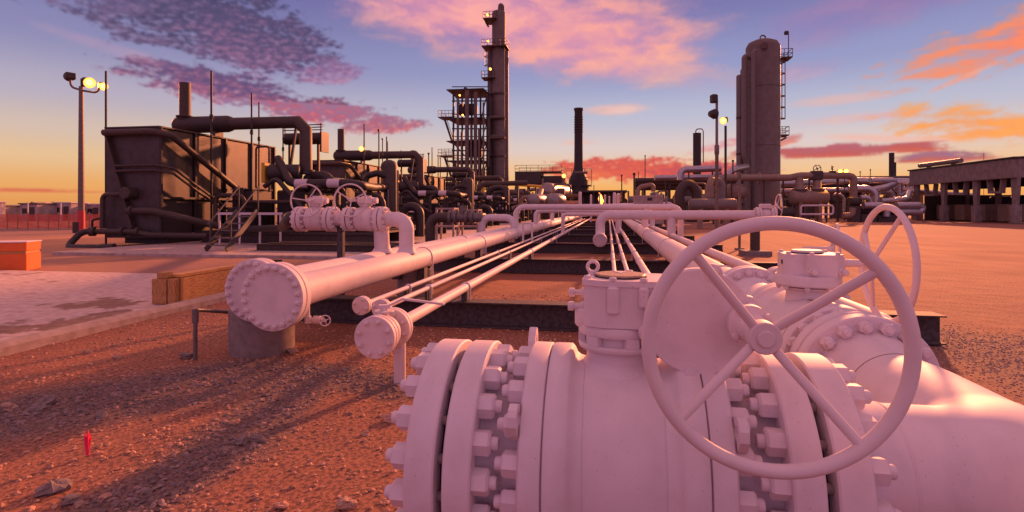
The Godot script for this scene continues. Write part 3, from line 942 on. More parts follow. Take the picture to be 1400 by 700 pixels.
	part(box, "indicator_gap", Geo.new().cyl(s0 + Vector3(0.0, 0.644, -0.02), s0 + Vector3(0.0, 0.652, -0.02), 0.112, 40), M.gasket)
	part(box, "pin_hole", Geo.new().box(s0 + Vector3(-0.19, 0.585, 0.05), Vector3(0.006, 0.03, 0.014), Basis(Vector3.UP, 0.09), 0.001), M.gasket)
	for p in [[-0.15, 0.11], [-0.16, -0.1], [-0.02, -0.15], [0.16, -0.12], [0.16, 0.12]]:
		var x := MeshInstance3D.new()
		x.name = "cap_screw"
		x.mesh = nut_mesh(0.03, 0.016, 0.001)
		x.position = s0 + Vector3(p[0], 0.645, -p[1]) - root_of(o)
		x.material_override = M.valve
		box.add_child(x, true)
	for q in [[-0.02, 0.17], [0.17, 0.15]]:
		var h := s0 + Vector3(q[0], 0.525, q[1])
		var e := Vector3(0.3 if q[0] > 0 else -0.05, 0, 1).normalized()
		var st := Geo.new()
		st.cyl(h - e * 0.02, h + e * 0.02, 0.03, 18, 0.003)
		st.cyl(h, h + e * 0.05, 0.012, 12)
		st.lathe([[0.035, 0.0], [0.035, 0.022], [0.055, 0.022], [0.058, 0.018], [0.058, 0.0]], h, e, 6, 0.99)
		part(box, "stop_screw", st, M.valve)
	for i in 8:
		var a := TAU * (i + 0.4) / 8
		var x := MeshInstance3D.new()
		x.name = "base_screw"
		x.mesh = nut_mesh(0.034, 0.024, 0.012)
		x.transform = Transform3D(Basis(Vector3.RIGHT, PI), s0 + Vector3(cos(a) * 0.19, 0.415, sin(a) * 0.19) - root_of(o))
		x.material_override = M.valve
		box.add_child(x, true)
	var hub := Vector3(1.84, 1.21, -4.36)
	part(box, "worm_shaft", Geo.new().lathe([[0.0, 0.0], [0.0, 0.05], [0.22, 0.05], [0.22, 0.03], [0.30, 0.026], [0.42, 0.024]], Vector3(1.43, 1.21, -4.36), Vector3.RIGHT, 28), M.valve)
	handwheel(o, hub, Vector3.RIGHT, 0.09, 0.40, 0.022, 4, 0.55, M.white, 0.015)

func third_line() -> void:
	var B := Vector3.FORWARD
	var c := Vector3(2.2, 0.64, 0)
	var o := thing("gate_valve", "small white valve half hidden behind the second gearbox", "valve", Vector3(2.2, 0, -6.7))
	for q in [7.9, 7.8, 6.2, 6.1]:
		part(o, "flange", Geo.new().lathe(flange(q, q + 0.075, 0.19, 0.005), c, B, 48), M.white)
	nuts(o, c + B * 7.8, -B, 0.155, 12, 0.04, 0.03, 0.012, M.white)
	nuts(o, c + B * 6.1, -B, 0.155, 12, 0.04, 0.03, 0.012, M.white)
	part(o, "body", Geo.new().lathe([[6.27, 0.1], [6.4, 0.11], [6.5, 0.19], [6.75, 0.21], [7.0, 0.21], [7.3, 0.19], [7.5, 0.11], [7.8, 0.1]], c, B, 48, 0.3), M.white)
	part(o, "bonnet", Geo.new().lathe([[0.18, 0.10], [0.34, 0.10], [0.34, 0.14], [0.42, 0.14], [0.42, 0.0]], c + B * 6.9, Vector3.UP, 32), M.white)
	part(o, "stem", Geo.new().tube([c + B * 6.9 + Vector3.UP * 0.4, c + B * 6.9 + Vector3.UP * 0.5, c + B * 6.9 + Vector3(0.28, 0.5, 0)], 0.03, 12), M.white)
	handwheel(o, c + B * 6.9 + Vector3(0.28, 0.5, 0), Vector3(1, 0, 0.25), 0.06, 0.28, 0.015, 4, 0.3, M.white)
	var p := thing("pipeline", "slim white pipe on the right beam ends, dropping down behind the second valve", "pipe", Vector3(2.2, 0, -4.85))
	part(p, "pipe", Geo.new().tube(bent([Vector3(2.2, -0.1, -4.85), Vector3(2.2, 0.64, -4.85), Vector3(2.2, 0.64, -6.1)], 0.24, 12), 0.105, 28), M.white)
	part(p, "pipe", Geo.new().tube([Vector3(2.2, 0.64, -7.97), Vector3(2.2, 0.64, -20.65)], 0.092, 28), M.white)
	part(p, "pipe", Geo.new().tube([Vector3(2.2, 0.64, -20.66), Vector3(2.2, 0.64, -60)], 0.092, 16), M.white)
	clamps(p, 2.2, 0.64, 0.092, [14.0, 20.5, 27.0])

func clamps(o: Node3D, x: float, y: float, r: float, spots: Array) -> void:   # a strap over the pipe and a shoe under it at each beam
	for d in spots:
		var g := Geo.new()
		var pts := [Vector3(x - r - 0.008, 0.34, -d)]
		for i in 13:
			var a := PI - PI * i / 12.0
			pts.append(Vector3(x + cos(a) * (r + 0.008), y + sin(a) * (r + 0.008), -d))
		pts.append(Vector3(x + r + 0.008, 0.34, -d))
		g.tube(pts, 0.011, 6)
		part(o, "strap", g, M.white)
		var low := y - r
		if low > 0.36:
			part(o, "shoe", Geo.new().box(Vector3(x, (0.341 + low + 0.02) * 0.5, -d + 0.02), Vector3(minf(0.14, r * 1.2), low + 0.02 - 0.341, 0.18), Basis(), 0.004), M.beam)

func run_pipes() -> void:
	var B := Vector3.FORWARD
	var sl := [7.5, 14.0, 20.5, 27.0, 33.5]
	# two thick lines with blind flanges
	for q in [[-3.26, 5.12, "thick white pipeline whose bolted end plate stands in front of its twin", 8.8], [-3.72, 5.50, "thick white pipeline with end plate partly hidden behind its twin, left of it", 8.9]]:
		var c := Vector3(q[0], 0.727, 0)
		var o := thing("pipeline", q[2], "pipe", Vector3(q[0], 0, -q[1]))
		var e: float = q[1]
		var p := part(o, "end_plate", Geo.new().lathe(flange(e - 0.075, e, 0.335, 0.006), c, B, 72), M.white)
		part(o, "gasket", Geo.new().lathe([[e - 0.002, 0.325], [e + 0.012, 0.325]], c, B, 48), M.gasket)
		part(o, "flange", Geo.new().lathe([[e + 0.01, 0.0], [e + 0.01, 0.33], [e + 0.016, 0.335], [e + 0.085, 0.335], [e + 0.09, 0.33], [e + 0.09, 0.235], [e + 0.17, 0.195], [e + 0.22, 0.182]], c, B, 72, 0.8), M.white)
		nuts(p, c + B * (e - 0.075), -B, 0.288, 20, 0.05, 0.036, 0.014, M.white)
		nuts(o, c + B * (e + 0.09), B, 0.288, 20, 0.05, 0.036, 0.014, M.white)
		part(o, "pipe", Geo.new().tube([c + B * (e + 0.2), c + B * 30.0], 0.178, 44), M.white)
		part(o, "pipe", Geo.new().tube([c + B * 30.01, c + B * 75.0], 0.178, 20), M.white)
		for d in [12.2, 19.6]:
			part(o, "weld_bead", Geo.new().torus(c + B * d, B, 0.177, 0.004, 40, 5), M.white)
		clamps(o, q[0], 0.727, 0.178, [9.6, 14.0, 20.5, 27.0])
		# the riser to the valves above
		var rise := thing("riser_pipe", "white elbow pipe curving down from the twin valves to the nearer thick pipeline" if q[0] > -3.5 else "short white riser standing on the farther thick pipeline under the twin valves", "pipe", Vector3(q[0], 0.9, -q[3]))
		if q[0] > -3.5:
			part(rise, "elbow", Geo.new().tube(bent([Vector3(-3.26, 0.78, -8.8), Vector3(-3.26, 1.42, -8.8), Vector3(-3.62, 1.42, -8.8)], 0.27, 14), 0.122, 32), M.white)
			part(rise, "saddle", Geo.new().lathe([[0.14, 0.175], [0.17, 0.15], [0.22, 0.126], [0.26, 0.1225]], Vector3(-3.26, 0.727, -8.8), Vector3.UP, 40, 0.1), M.white)
		else:
			part(rise, "pipe", Geo.new().tube([Vector3(-3.72, 0.78, -8.9), Vector3(-3.72, 1.30, -8.85)], 0.125, 32), M.white)
			part(rise, "saddle", Geo.new().lathe([[0.14, 0.19], [0.17, 0.16], [0.22, 0.13], [0.27, 0.1255]], Vector3(-3.72, 0.727, -8.9), Vector3.UP, 40, 0.1), M.white)
	var dr := thing("drain_valve", "little white drain valve hanging below the end of the nearer thick pipeline", "valve", along(437, 425, 5.9))
	var dp := along(437, 425, 5.9)
	var dg := Geo.new()
	dg.tube(bent([Vector3(-3.2, 0.56, -5.62), Vector3(-3.2, 0.40, -5.62), Vector3(-3.02, 0.40, -5.62)], 0.04, 5), 0.022, 12)
	dg.cyl(Vector3(-3.2, 0.36, -5.62), Vector3(-3.2, 0.44, -5.62), 0.035, 16, 0.004)
	dg.cyl(Vector3(-3.13, 0.40, -5.62), Vector3(-3.05, 0.40, -5.62), 0.045, 16, 0.004)
	part(dr, "body", dg, M.white)
	handwheel(dr, Vector3(-2.99, 0.40, -5.60), Vector3(0.5, 0, 1), 0.0, 0.055, 0.007, 4, 0.4, M.white)
	# slim lines left of the middle
	var tags := ["leftmost of the two thin white pipes with small round end caps", "right one of the two thin white pipes with small round end caps"]
	var k := 0
	for q in [[-2.756, 5.97], [-2.46, 5.83]]:
		var c := Vector3(q[0], 0.5, 0)
		var e: float = q[1]
		var o := thing("slim_pipe", tags[k], "pipe", Vector3(q[0], 0, -e))
		var p := part(o, "end_cap", Geo.new().lathe(flange(e, e + 0.035, 0.105, 0.004), c, B, 40), M.white)
		part(o, "flange", Geo.new().lathe(flange(e + 0.042, e + 0.08, 0.105, 0.004), c, B, 40), M.white)
		nuts(p, c + B * e, -B, 0.077, 4, 0.03, 0.02, 0.008, M.white, 0.4)
		part(o, "pipe", Geo.new().tube([c + B * (e + 0.07), c + B * 60.0], 0.031, 18), M.white)
		clamps(o, q[0], 0.5, 0.031, sl)
		k += 1
	var c3 := Vector3(-1.93, 0.52, 0)
	var v := thing("lever_valve", "small white ball valve with a flat lever and a round bolted end cap", "valve", Vector3(-1.93, 0, -4.46))
	var cap := part(v, "end_cap", Geo.new().lathe(flange(4.44, 4.49, 0.178, 0.005), c3, B, 56), M.white)
	nuts(cap, c3 + B * 4.44, -B, 0.137, 8, 0.036, 0.026, 0.01, M.white, 0.1)
	part(v, "gasket", Geo.new().lathe([[4.485, 0.165], [4.505, 0.165]], c3, B, 40), M.gasket)
	part(v, "flange", Geo.new().lathe(flange(4.50, 4.545, 0.178, 0.005), c3, B, 56), M.white)
	part(v, "body", Geo.new().lathe([[4.54, 0.09], [4.58, 0.085], [4.64, 0.12], [4.72, 0.12], [4.78, 0.085], [4.80, 0.09]], c3, B, 40, 0.3), M.white)
	part(v, "body_flange", Geo.new().lathe(flange(4.61, 4.66, 0.155, 0.005), c3, B, 48), M.white)
	nuts(v, c3 + B * 4.61, -B, 0.128, 8, 0.032, 0.022, 0.008, M.white, 0.1)
	part(v, "flange", Geo.new().lathe(flange(4.80, 4.845, 0.178, 0.005), c3, B, 56), M.white)
	part(v, "gasket", Geo.new().lathe([[4.84, 0.165], [4.86, 0.165]], c3, B, 40), M.gasket)
	part(v, "flange", Geo.new().lathe(flange(4.855, 4.90, 0.178, 0.005), c3, B, 56), M.white)
	nuts(v, c3 + B * 4.80, -B, 0.137, 8, 0.036, 0.026, 0.01, M.white, 0.1)
	var lv := Geo.new()
	lv.cyl(c3 + B * 4.66 + Vector3.UP * 0.10, c3 + B * 4.66 + Vector3.UP * 0.225, 0.035, 20, 0.004)
	lv.cyl(c3 + B * 4.66 + Vector3.UP * 0.175, c3 + B * 4.66 + Vector3.UP * 0.19, 0.085, 24, 0.004)
	part(v, "stem", lv, M.white)
	var l0 := c3 + B * 4.66 + Vector3(0, 0.225, 0)
	var lever := Geo.new()
	lever.box(l0, Vector3(0.10, 0.03, 0.07), Basis(Vector3.UP, 0.3), 0.004)
	lever.bar(l0 + Vector3(0.03, 0.002, 0), l0 + Vector3(0.17, 0.07, 0.0), 0.036, 0.018, 0.003)
	lever.bar(l0 + Vector3(0.165, 0.07, 0.0), l0 + Vector3(0.56, 0.045, 0.06), 0.036, 0.018, 0.003)
	part(v, "lever", lever, M.label)
	var o3 := thing("slim_pipe", "thin white pipe running back from the lever valve, rightmost of the left trio", "pipe", Vector3(-1.93, 0, -5.0))
	part(o3, "pipe", Geo.new().tube([c3 + B * 4.89, c3 + B * 60.0], 0.056, 24), M.white)
	part(o3, "hub", Geo.new().lathe([[4.90, 0.09], [4.96, 0.062], [4.99, 0.056]], c3, B, 32, 0.2), M.white)
	clamps(o3, -1.93, 0.52, 0.056, sl)
	var post := thing("support_post", "white round post under the lever valve", "post", Vector3(-1.90, 0, -4.95))
	part(post, "post", Geo.new().tube([Vector3(-1.90, -0.05, -4.95), Vector3(-1.90, 0.47, -4.95)], 0.055, 24), M.white)
	# slim lines in the middle
	k = 0
	for q in [[0.10, 0.036, "thinnest white pipe just left of two others behind the near gearbox"], [0.32, 0.038, "middle of three thin white pipes behind the near gearbox"], [0.63, 0.062, "right and thickest of three thin white pipes behind the near gearbox"]]:
		var c := Vector3(q[0], 0.5, 0)
		var o := thing("slim_pipe", q[2], "pipe", Vector3(q[0], 0, -6.0))
		part(o, "pipe", Geo.new().tube(bent([Vector3(q[0], -0.1, -5.6), Vector3(q[0], 0.5, -5.6), Vector3(q[0], 0.5, -60.0)], 0.16, 8), q[1], 20), M.white)
		for d in [12.0, 19.0]:
			part(o, "collar", Geo.new().lathe(flange(d, d + 0.06, q[1] + 0.012, 0.004), c, B, 24), M.white)
		clamps(o, q[0], 0.5, q[1], sl)
	# the thick line behind the second valve
	var big := thing("pipeline", "thick white pipeline running back from the second valve", "pipe", Vector3(1.43, 0, -6.3))
	var cb := Vector3(1.43, 0.63, 0)
	part(big, "hub", Geo.new().lathe([[6.26, 0.30], [6.33, 0.26], [6.42, 0.236]], cb, B, 56, 0.2), M.white)
	part(big, "pipe", Geo.new().tube([cb + B * 6.4, cb + B * 24.0], 0.236, 48), M.white)
	part(big, "pipe", Geo.new().tube([cb + B * 24.01, cb + B * 75.0], 0.236, 24), M.white)
	nuts(big, cb + B * 6.26, B, 0.315, 18, 0.066, 0.05, 0.02, M.white, 0.1)
	clamps(big, 1.43, 0.63, 0.236, [7.5, 14.0, 20.5, 27.0])
	# what carries the header in front, out of sight under the big valves
	for q in [Vector3(0.06, 0.26, -2.25), Vector3(1.43, 0.30, -4.41)]:
		var s := thing("valve_plinth", "low concrete plinth under the big near valve" if q.x < 1 else "low concrete plinth under the second valve", "plinth", Vector3(q.x, 0, q.z))
		part(s, "block", Geo.new().box(Vector3(q.x, q.y * 0.5 - 0.05, q.z), Vector3(0.30 if q.x < 1 else 0.5, q.y + 0.08, 0.55 if q.x < 1 else 0.4), Basis(), 0.01), M.pedestal)

func twin_valves() -> void:     # the two valves on the cross branch at the left
	var L := Vector3.LEFT
	var c := Vector3(0, 1.42, -8.8)
	var spots := [[-3.62, "white twin valve nearer the elbow, handwheel facing the lens"], [-4.50, "white twin valve farther from the elbow, beside the dark skid, handwheel facing the lens"]]
	for q in spots:
		var x0: float = -q[0]        # positive towards the left
		var o := thing("gate_valve", q[1], "valve", Vector3(q[0] - 0.4, 1.2, -8.8))
		for e in [0.0, 0.085, 0.55, 0.635]:
			part(o, "flange", Geo.new().lathe(flange(x0 + e, x0 + e + 0.07, 0.21 if e < 0.3 or q[0] < -4 else 0.2, 0.005), c, L, 48), M.white)
		part(o, "gasket", Geo.new().lathe([[x0 + 0.068, 0.19], [x0 + 0.087, 0.19]], c, L, 32), M.gasket)
		part(o, "gasket", Geo.new().lathe([[x0 + 0.618, 0.19], [x0 + 0.637, 0.19]], c, L, 32), M.gasket)
		nuts(o, c + L * x0, -L, 0.17, 12, 0.042, 0.03, 0.01, M.white)
		nuts(o, c + L * (x0 + 0.155), L, 0.17, 12, 0.042, 0.03, 0.01, M.white)
		nuts(o, c + L * (x0 + 0.55), -L, 0.17, 12, 0.042, 0.03, 0.01, M.white)
		nuts(o, c + L * (x0 + 0.705), L, 0.17, 12, 0.042, 0.03, 0.01, M.white)
		part(o, "body", Geo.new().lathe([[x0 + 0.15, 0.135], [x0 + 0.19, 0.14], [x0 + 0.22, 0.185], [x0 + 0.24, 0.195], [x0 + 0.345, 0.195], [x0 + 0.35, 0.188], [x0 + 0.36, 0.188], [x0 + 0.365, 0.195], [x0 + 0.465, 0.195], [x0 + 0.485, 0.185], [x0 + 0.51, 0.14], [x0 + 0.56, 0.135]], c, L, 48, 0.6), M.white)
		var s := c + L * (x0 + 0.355)
		part(o, "bonnet", Geo.new().lathe([[0.15, 0.09], [0.22, 0.08], [0.225, 0.11], [0.245, 0.11], [0.245, 0.0]], s, Vector3.UP, 28), M.white)
		var gb := Geo.new()
		gb.box(s + Vector3(0.02, 0.305, 0.0), Vector3(0.26, 0.12, 0.2), Basis(), 0.02)
		gb.cyl(s + Vector3(0.02, 0.365, 0.0), s + Vector3(0.02, 0.39, 0), 0.08, 24, 0.004)
		gb.cyl(s + Vector3(0.15, 0.31, 0.02), s + Vector3(0.22, 0.31, 0.02), 0.05, 20, 0.004)
		part(o, "gearbox", gb, M.white)
		var hx := -0.02 if q[0] < -4 else -0.14
		var hub := s + Vector3(hx, 0.31, 0.24)
		part(o, "shaft", Geo.new().tube([s + Vector3(hx, 0.31, 0.05), hub], 0.02, 12), M.white)
		handwheel(o, hub, Vector3(0.12, 0, 1), 0.05, 0.262, 0.013, 3, 0.9 if q[0] < -4 else 0.45, M.white, 0.010)
	var sp := thing("spool_pipe", "short white pipe joining the twin valves", "pipe", Vector3(-4.48, 1.3, -8.8))
	part(sp, "pipe", Geo.new().tube([Vector3(-4.32, 1.42, -8.8), Vector3(-4.51, 1.42, -8.8)], 0.125, 32), M.white)
	var dk := thing("feed_pipe", "dark pipe dropping from the left end of the twin valves to the compressor skid", "pipe", Vector3(-5.4, 0, -9))
	part(dk, "pipe", Geo.new().tube(bent([Vector3(-5.2, 1.42, -8.8), Vector3(-5.36, 1.42, -8.85), along(384, 312, 19.0), along(335, 313, 21.95), along(310, 313, 21.95)], 0.5, 8), 0.13, 20), M.dark)
	var st := thing("pipe_stand", "dark steel stand holding up the twin valves", "stand", Vector3(-4.48, 0, -8.8))
	var sg := Geo.new()
	sg.box(Vector3(-4.41, 0.635, -8.8), Vector3(0.1, 1.31, 0.1), Basis(), 0.006)
	sg.box(Vector3(-4.41, 1.293, -8.8), Vector3(0.13, 0.012, 0.2))
	part(st, "post", sg, M.beam)

func goosenecks() -> void:
	var B := Vector3.FORWARD
	# near cross line
	var d := 20.65
	var y := 1.366
	var r := 0.165
	var o := thing("cross_pipe", "long white pipe crossing over the run with a handwheel valve at its right end", "pipe", Vector3(-0.26, 0, -d))
	part(o, "pipe", Geo.new().tube(bent([Vector3(-0.3, 0.5, -d + 0.55), Vector3(-0.3, 0.62, -d), Vector3(-0.3, y, -d), Vector3(5.05, y, -d)], 0.34, 10), r, 28), M.white)
	var fo := Vector3(-0.3, 0.5, -d + 0.55)
	var fa := (Vector3(-0.3, 0.62, -d) - fo).normalized()
	part(o, "end_plate", Geo.new().lathe(flange(-0.09, 0.0, 0.25, 0.005), fo, fa, 40), M.white)
	nuts(o, fo - fa * 0.09, -fa, 0.2, 12, 0.05, 0.035, 0.01, M.white)
	part(o, "drop", Geo.new().tube([Vector3(2.2, y - 0.05, -d), Vector3(2.2, 0.64, -d)], 0.14, 24), M.white)
	var v := thing("gate_valve", "white valve with an edge-on handwheel at the right end of the long cross pipe", "valve", Vector3(5.3, 1.2, -d))
	for e in [5.02, 5.11, 5.50, 5.59]:
		part(v, "flange", Geo.new().lathe(flange(e, e + 0.08, 0.27, 0.005), Vector3(0, y, -d), Vector3.RIGHT, 40), M.white)
	nuts(v, Vector3(5.02, y, -d), Vector3.LEFT, 0.22, 12, 0.05, 0.035, 0.01, M.white)
	part(v, "body", Geo.new().lathe([[5.18, 0.18], [5.26, 0.22], [5.42, 0.22], [5.52, 0.18]], Vector3(0, y, -d), Vector3.RIGHT, 32, 0.3), M.white)
	part(v, "gearbox", Geo.new().box(Vector3(5.33, y + 0.31, -d), Vector3(0.36, 0.17, 0.26), Basis(), 0.03), M.white)
	part(v, "shaft", Geo.new().tube([Vector3(5.45, y + 0.31, -d), Vector3(5.72, y + 0.31, -d)], 0.03, 10), M.white)
	handwheel(v, Vector3(5.72, y + 0.31, -d), Vector3.RIGHT, 0.05, 0.4, 0.02, 4, 0.4, M.white)
	var pd := thing("pipe_stand", "dark round post on a concrete foot under the right end of the long cross pipe", "stand", Vector3(5.0, 0, -d))
	part(pd, "post", Geo.new().cyl(Vector3(5.0, 0.14, -d), Vector3(5.0, y - r, -d), 0.16, 24), M.dark2)
	part(pd, "foot", Geo.new().box(Vector3(5.0, 0.05, -d), Vector3(0.9, 0.2, 0.9), Basis(), 0.02), M.pedestal)
	# far cross line
	d = 22.6
	y = 1.66
	o = thing("cross_pipe", "white pipe crossing behind the long cross pipe, bent down at both ends", "pipe", Vector3(-3.72, 0.9, -d))
	part(o, "pipe", Geo.new().tube(bent([Vector3(-3.72, 0.75, -d), Vector3(-3.72, y, -d), Vector3(2.75, y, -d), Vector3(2.75, 0.2, -d)], 0.36, 10), 0.115, 24), M.white)
	part(o, "pipe", Geo.new().tube(bent([Vector3(1.43, 0.7, -d), Vector3(1.43, y, -d)], 0.2), 0.1, 20), M.white)
	var more := [[-3.26, 19.4, 1.28, -4.4, 0.125, "low white gooseneck beside the far thick pipeline"], [-3.26, 25.4, 1.5, 0.4, 0.10, "white crossover pipe behind the far cross pipe"], [-1.93, 24.2, 1.35, 1.43, 0.08, "thin white crossover pipe over the slim lines"], [-3.72, 29.5, 1.5, 2.2, 0.12, "distant white crossover pipe spanning the whole run"], [-2.46, 18.2, 1.12, -2.756, 0.03, "small thin white loop above the two thin left pipes"], [-3.26, 33.0, 1.45, 0.63, 0.11, "white crossover pipe far down the run"]]
	for q in more:
		var g := thing("crossover_pipe", q[5], "pipe", Vector3(q[0], 0.7, -q[1]))
		var e: float = q[3]
		part(g, "pipe", Geo.new().tube(bent([Vector3(q[0], 0.55, -q[1]), Vector3(q[0], q[2], -q[1]), Vector3(e, q[2], -q[1]), Vector3(e, 0.5 if e > -4 else 0.0, -q[1])], q[4] * 2.4, 8), q[4], 18), M.white)
	# valves on the far left branch
	var lv := thing("gate_valve", "grey valve joining a dark elbow to the white gooseneck left of the run", "valve", Vector3(-5.2, 0.9, -19.4))
	for e in [-5.5, -5.3, -4.9, -4.7]:
		part(lv, "flange", Geo.new().lathe(flange(0, 0.1, 0.26, 0.01), Vector3(e, 1.28, -19.4), Vector3.LEFT, 32), M.steel)
	part(lv, "body", Geo.new().tube([Vector3(-5.5, 1.28, -19.4), Vector3(-4.4, 1.28, -19.4)], 0.17, 24), M.steel)
	part(lv, "bonnet", Geo.new().cyl(Vector3(-5.1, 1.28, -19.4), Vector3(-5.1, 1.7, -19.4), 0.12, 20, 0.01), M.steel)
	var le := thing("elbow_pipe", "dark elbow curving down to the ground left of the white gooseneck", "pipe", Vector3(-6.2, 0, -19.4))
	part(le, "pipe", Geo.new().tube(bent([Vector3(-5.6, 1.28, -19.4), Vector3(-6.3, 1.28, -19.4), Vector3(-6.3, -0.05, -19.4)], 0.5, 10), 0.18, 24), M.dark2)

func sleepers() -> void:
	var words := ["nearest dark steel sleeper beam, seen under the lever valve pipe", "second dark steel sleeper beam from the lens", "third dark steel sleeper beam from the lens", "fourth dark steel sleeper beam from the lens", "fifth dark steel sleeper beam from the lens", "sixth dark steel sleeper beam from the lens", "seventh dark steel sleeper beam from the lens", "eighth dark steel sleeper beam from the lens", "ninth dark steel sleeper beam from the lens"]
	for i in 9:
		var d := 7.5 + 6.5 * i
		var g := Geo.new()
		g.ibeam(Vector3(-4.5, 0.17, -d), Vector3(3.9, 0.17, -d), 0.30, 0.34, 0.018)
		single("sleeper_beam", words[i], "beam", g, M.beam, Vector3(-0.3, 0, -d), "steel sleepers under the pipe run")
		if i < 4:
			var f := single("beam_foot", ["dark steel foot block under the right end of the nearest sleeper", "dark steel foot block under the right end of the second sleeper", "dark steel foot block under the right end of the third sleeper", "dark steel foot block under the right end of the fourth sleeper"][i], "block", Geo.new().box(Vector3(3.70, 0.07, -d - 0.38), Vector3(0.5, 0.16, 0.42), Basis(), 0.01), M.beam, Vector3(3.7, 0, -d - 0.38))
	# concrete pedestals
	for q in [[-3.86, 5.80, 0.345, 0.50, "grey round concrete pedestal under the two bolted end plates"], [-3.5, 9.9, 0.33, 0.52, "round concrete pedestal under the thick pipes behind the nearest sleeper"]]:
		var o := thing("pedestal", q[4], "pedestal", Vector3(q[0], 0, -q[1]))
		part(o, "drum", Geo.new().lathe([[-0.1, q[2]], [q[3] - 0.03, q[2]], [q[3] - 0.008, q[2] - 0.01], [q[3], q[2] - 0.035], [q[3], 0.0]], Vector3(q[0], 0, -q[1]), Vector3.UP, 56, 0.6), M.pedestal)
		part(o, "saddle", Geo.new().box(Vector3(-3.72 if q[0] < -3.6 else -3.5, q[3] + 0.022, -q[1] - 0.02), Vector3(0.6 if q[0] < -3.6 else 0.62, 0.07, 0.2), Basis(), 0.004), M.beam)

func loose_things() -> void:
	var A := func(px, py): return on_ground(px, py)
	# conduit rail with a tee
	var a: Vector3 = A.call(267, 490)
	var cr := thing("conduit_rail", "grey conduit rail bent over beside the concrete pedestal", "rail", Vector3(a.x, 0, a.z))
	var top := a + Vector3.UP * 0.52
	part(cr, "rail", Geo.new().tube(bent([a - Vector3.UP * 0.05, top, along(330, 428, 6.2)], 0.02, 4), 0.021, 14), M.steel)
	part(cr, "coupling", Geo.new().cyl(top - Vector3.UP * 0.14, top + Vector3.UP * 0.012, 0.033, 16, 0.004), M.steel)
	# timber stack on the pad
	var d0 := 7.95
	var ts := thing("timber_stack", "pile of raw yellow timber boards lying on the concrete pad", "timber", Vector3(-6.95, 0.06, -d0))
	part(ts, "post", Geo.new().box(Vector3(-7.12, 0.265, -d0 - 0.09), Vector3(0.26, 0.40, 0.17), Basis(), 0.006), M.timber2)
	part(ts, "post", Geo.new().box(Vector3(-7.09, 0.52, -d0 - 0.10), Vector3(0.17, 0.1, 0.15), Basis(), 0.006), M.timber2)
	part(ts, "post", Geo.new().box(Vector3(-6.93, 0.265, -d0 - 0.10), Vector3(0.09, 0.40, 0.16), Basis(), 0.005), M.timber2)
	part(ts, "plank", Geo.new().box(Vector3(-6.90, 0.265, -d0 - 1.49), Vector3(0.055, 0.40, 2.6), Basis(Vector3.UP, 0.03), 0.004), M.timber)
	part(ts, "plank", Geo.new().box(Vector3(-7.02, 0.50, -d0 - 1.52), Vector3(0.22, 0.05, 2.7), Basis(Vector3.UP, 0.03), 0.004), M.timber)
	part(ts, "plank", Geo.new().box(Vector3(-7.15, 0.265, -d0 - 1.50), Vector3(0.05, 0.40, 2.6), Basis(Vector3.UP, 0.03), 0.004), M.timber)
	part(ts, "end_block", Geo.new().box(Vector3(-7.05, 0.28, -d0 - 2.95), Vector3(0.4, 0.46, 0.2), Basis(), 0.006), M.gasket)
	# orange box at the left edge
	var ob: Vector3 = A.call(-22, 372)
	var bx := thing("orange_crate", "bright orange plastic crate at the left edge of the picture", "crate", ob)
	var turn := Basis(Vector3.UP, 0.5)
	part(bx, "lower_wall", Geo.new().box(ob + Vector3(0, 0.22, -0.4), Vector3(1.4, 0.44, 0.8), turn, 0.012), M.orange)
	part(bx, "groove", Geo.new().box(ob + Vector3(0, 0.475, -0.4), Vector3(1.36, 0.07, 0.76), turn, 0.004), M.timber2)
	part(bx, "upper_wall", Geo.new().box(ob + Vector3(0, 0.62, -0.4), Vector3(1.4, 0.22, 0.8), turn, 0.012), M.orange)
	part(bx, "rim", Geo.new().box(ob + Vector3(0, 0.74, -0.4), Vector3(1.44, 0.025, 0.84), turn, 0.006), M.label)
	# pink survey ribbon on a pin
	var pf: Vector3 = A.call(119, 620)
	var fl := thing("marker_ribbon", "bright pink ribbon marker sticking out of the soil", "marker", pf)
	var rb := Geo.new()
	for i in 9:
		var e := Vector3(0.0055 * (i - 3), 0.115 + 0.014 * ((i * 5) % 4), 0.008 * ((i * 7) % 5 - 2))
		rb.tube([pf + Vector3(0.002 * (i - 4), -0.01, 0), pf + e * 0.5 + Vector3(0.004 * (i % 2), 0, 0), pf + e], [0.004, 0.007, 0.0015], 5)
	part(fl, "ribbon", rb, M.pink)
	# rocks one can tell apart
	var r := RandomNumberGenerator.new()
	r.seed = 8
	var spots := [[72, 667, 0.06, "dark flat rock in the lower left corner"], [95, 682, 0.04, "pale flat rock below the dark rock in the lower left corner"], [330, 603, 0.038, "round grey rock in the middle of the gravel strip with painted shade"], [352, 600, 0.045, "long grey rock beside the round one in the gravel strip with painted shade"], [535, 571, 0.05, "pale rock left of the big flange nuts"], [475, 688, 0.045, "brown rock at the bottom edge left of the big valve"], [12, 555, 0.05, "pale rock at the left edge"], [52, 557, 0.045, "grey rock beside the pale ones at the left edge"], [64, 549, 0.06, "tan rock behind the grey one at the left edge"], [138, 566, 0.04, "grey rock alone on the shaded soil"], [400, 482, 0.05, "tan rock right of the concrete pedestal"], [322, 576, 0.03, "small pale rock near the middle of the soil"], [385, 690, 0.03, "small pale rock at the bottom edge"], [143, 678, 0.028, "small pinkish rock beside the gravel strip with painted shade"], [500, 590, 0.025, "small tan rock left of the big flange"], [160, 488, 0.035, "small rock near the concrete kerb"], [120, 480, 0.035, "small red brown rock near the concrete kerb"], [255, 488, 0.06, "flat grey slab rock beside the conduit rail"]]
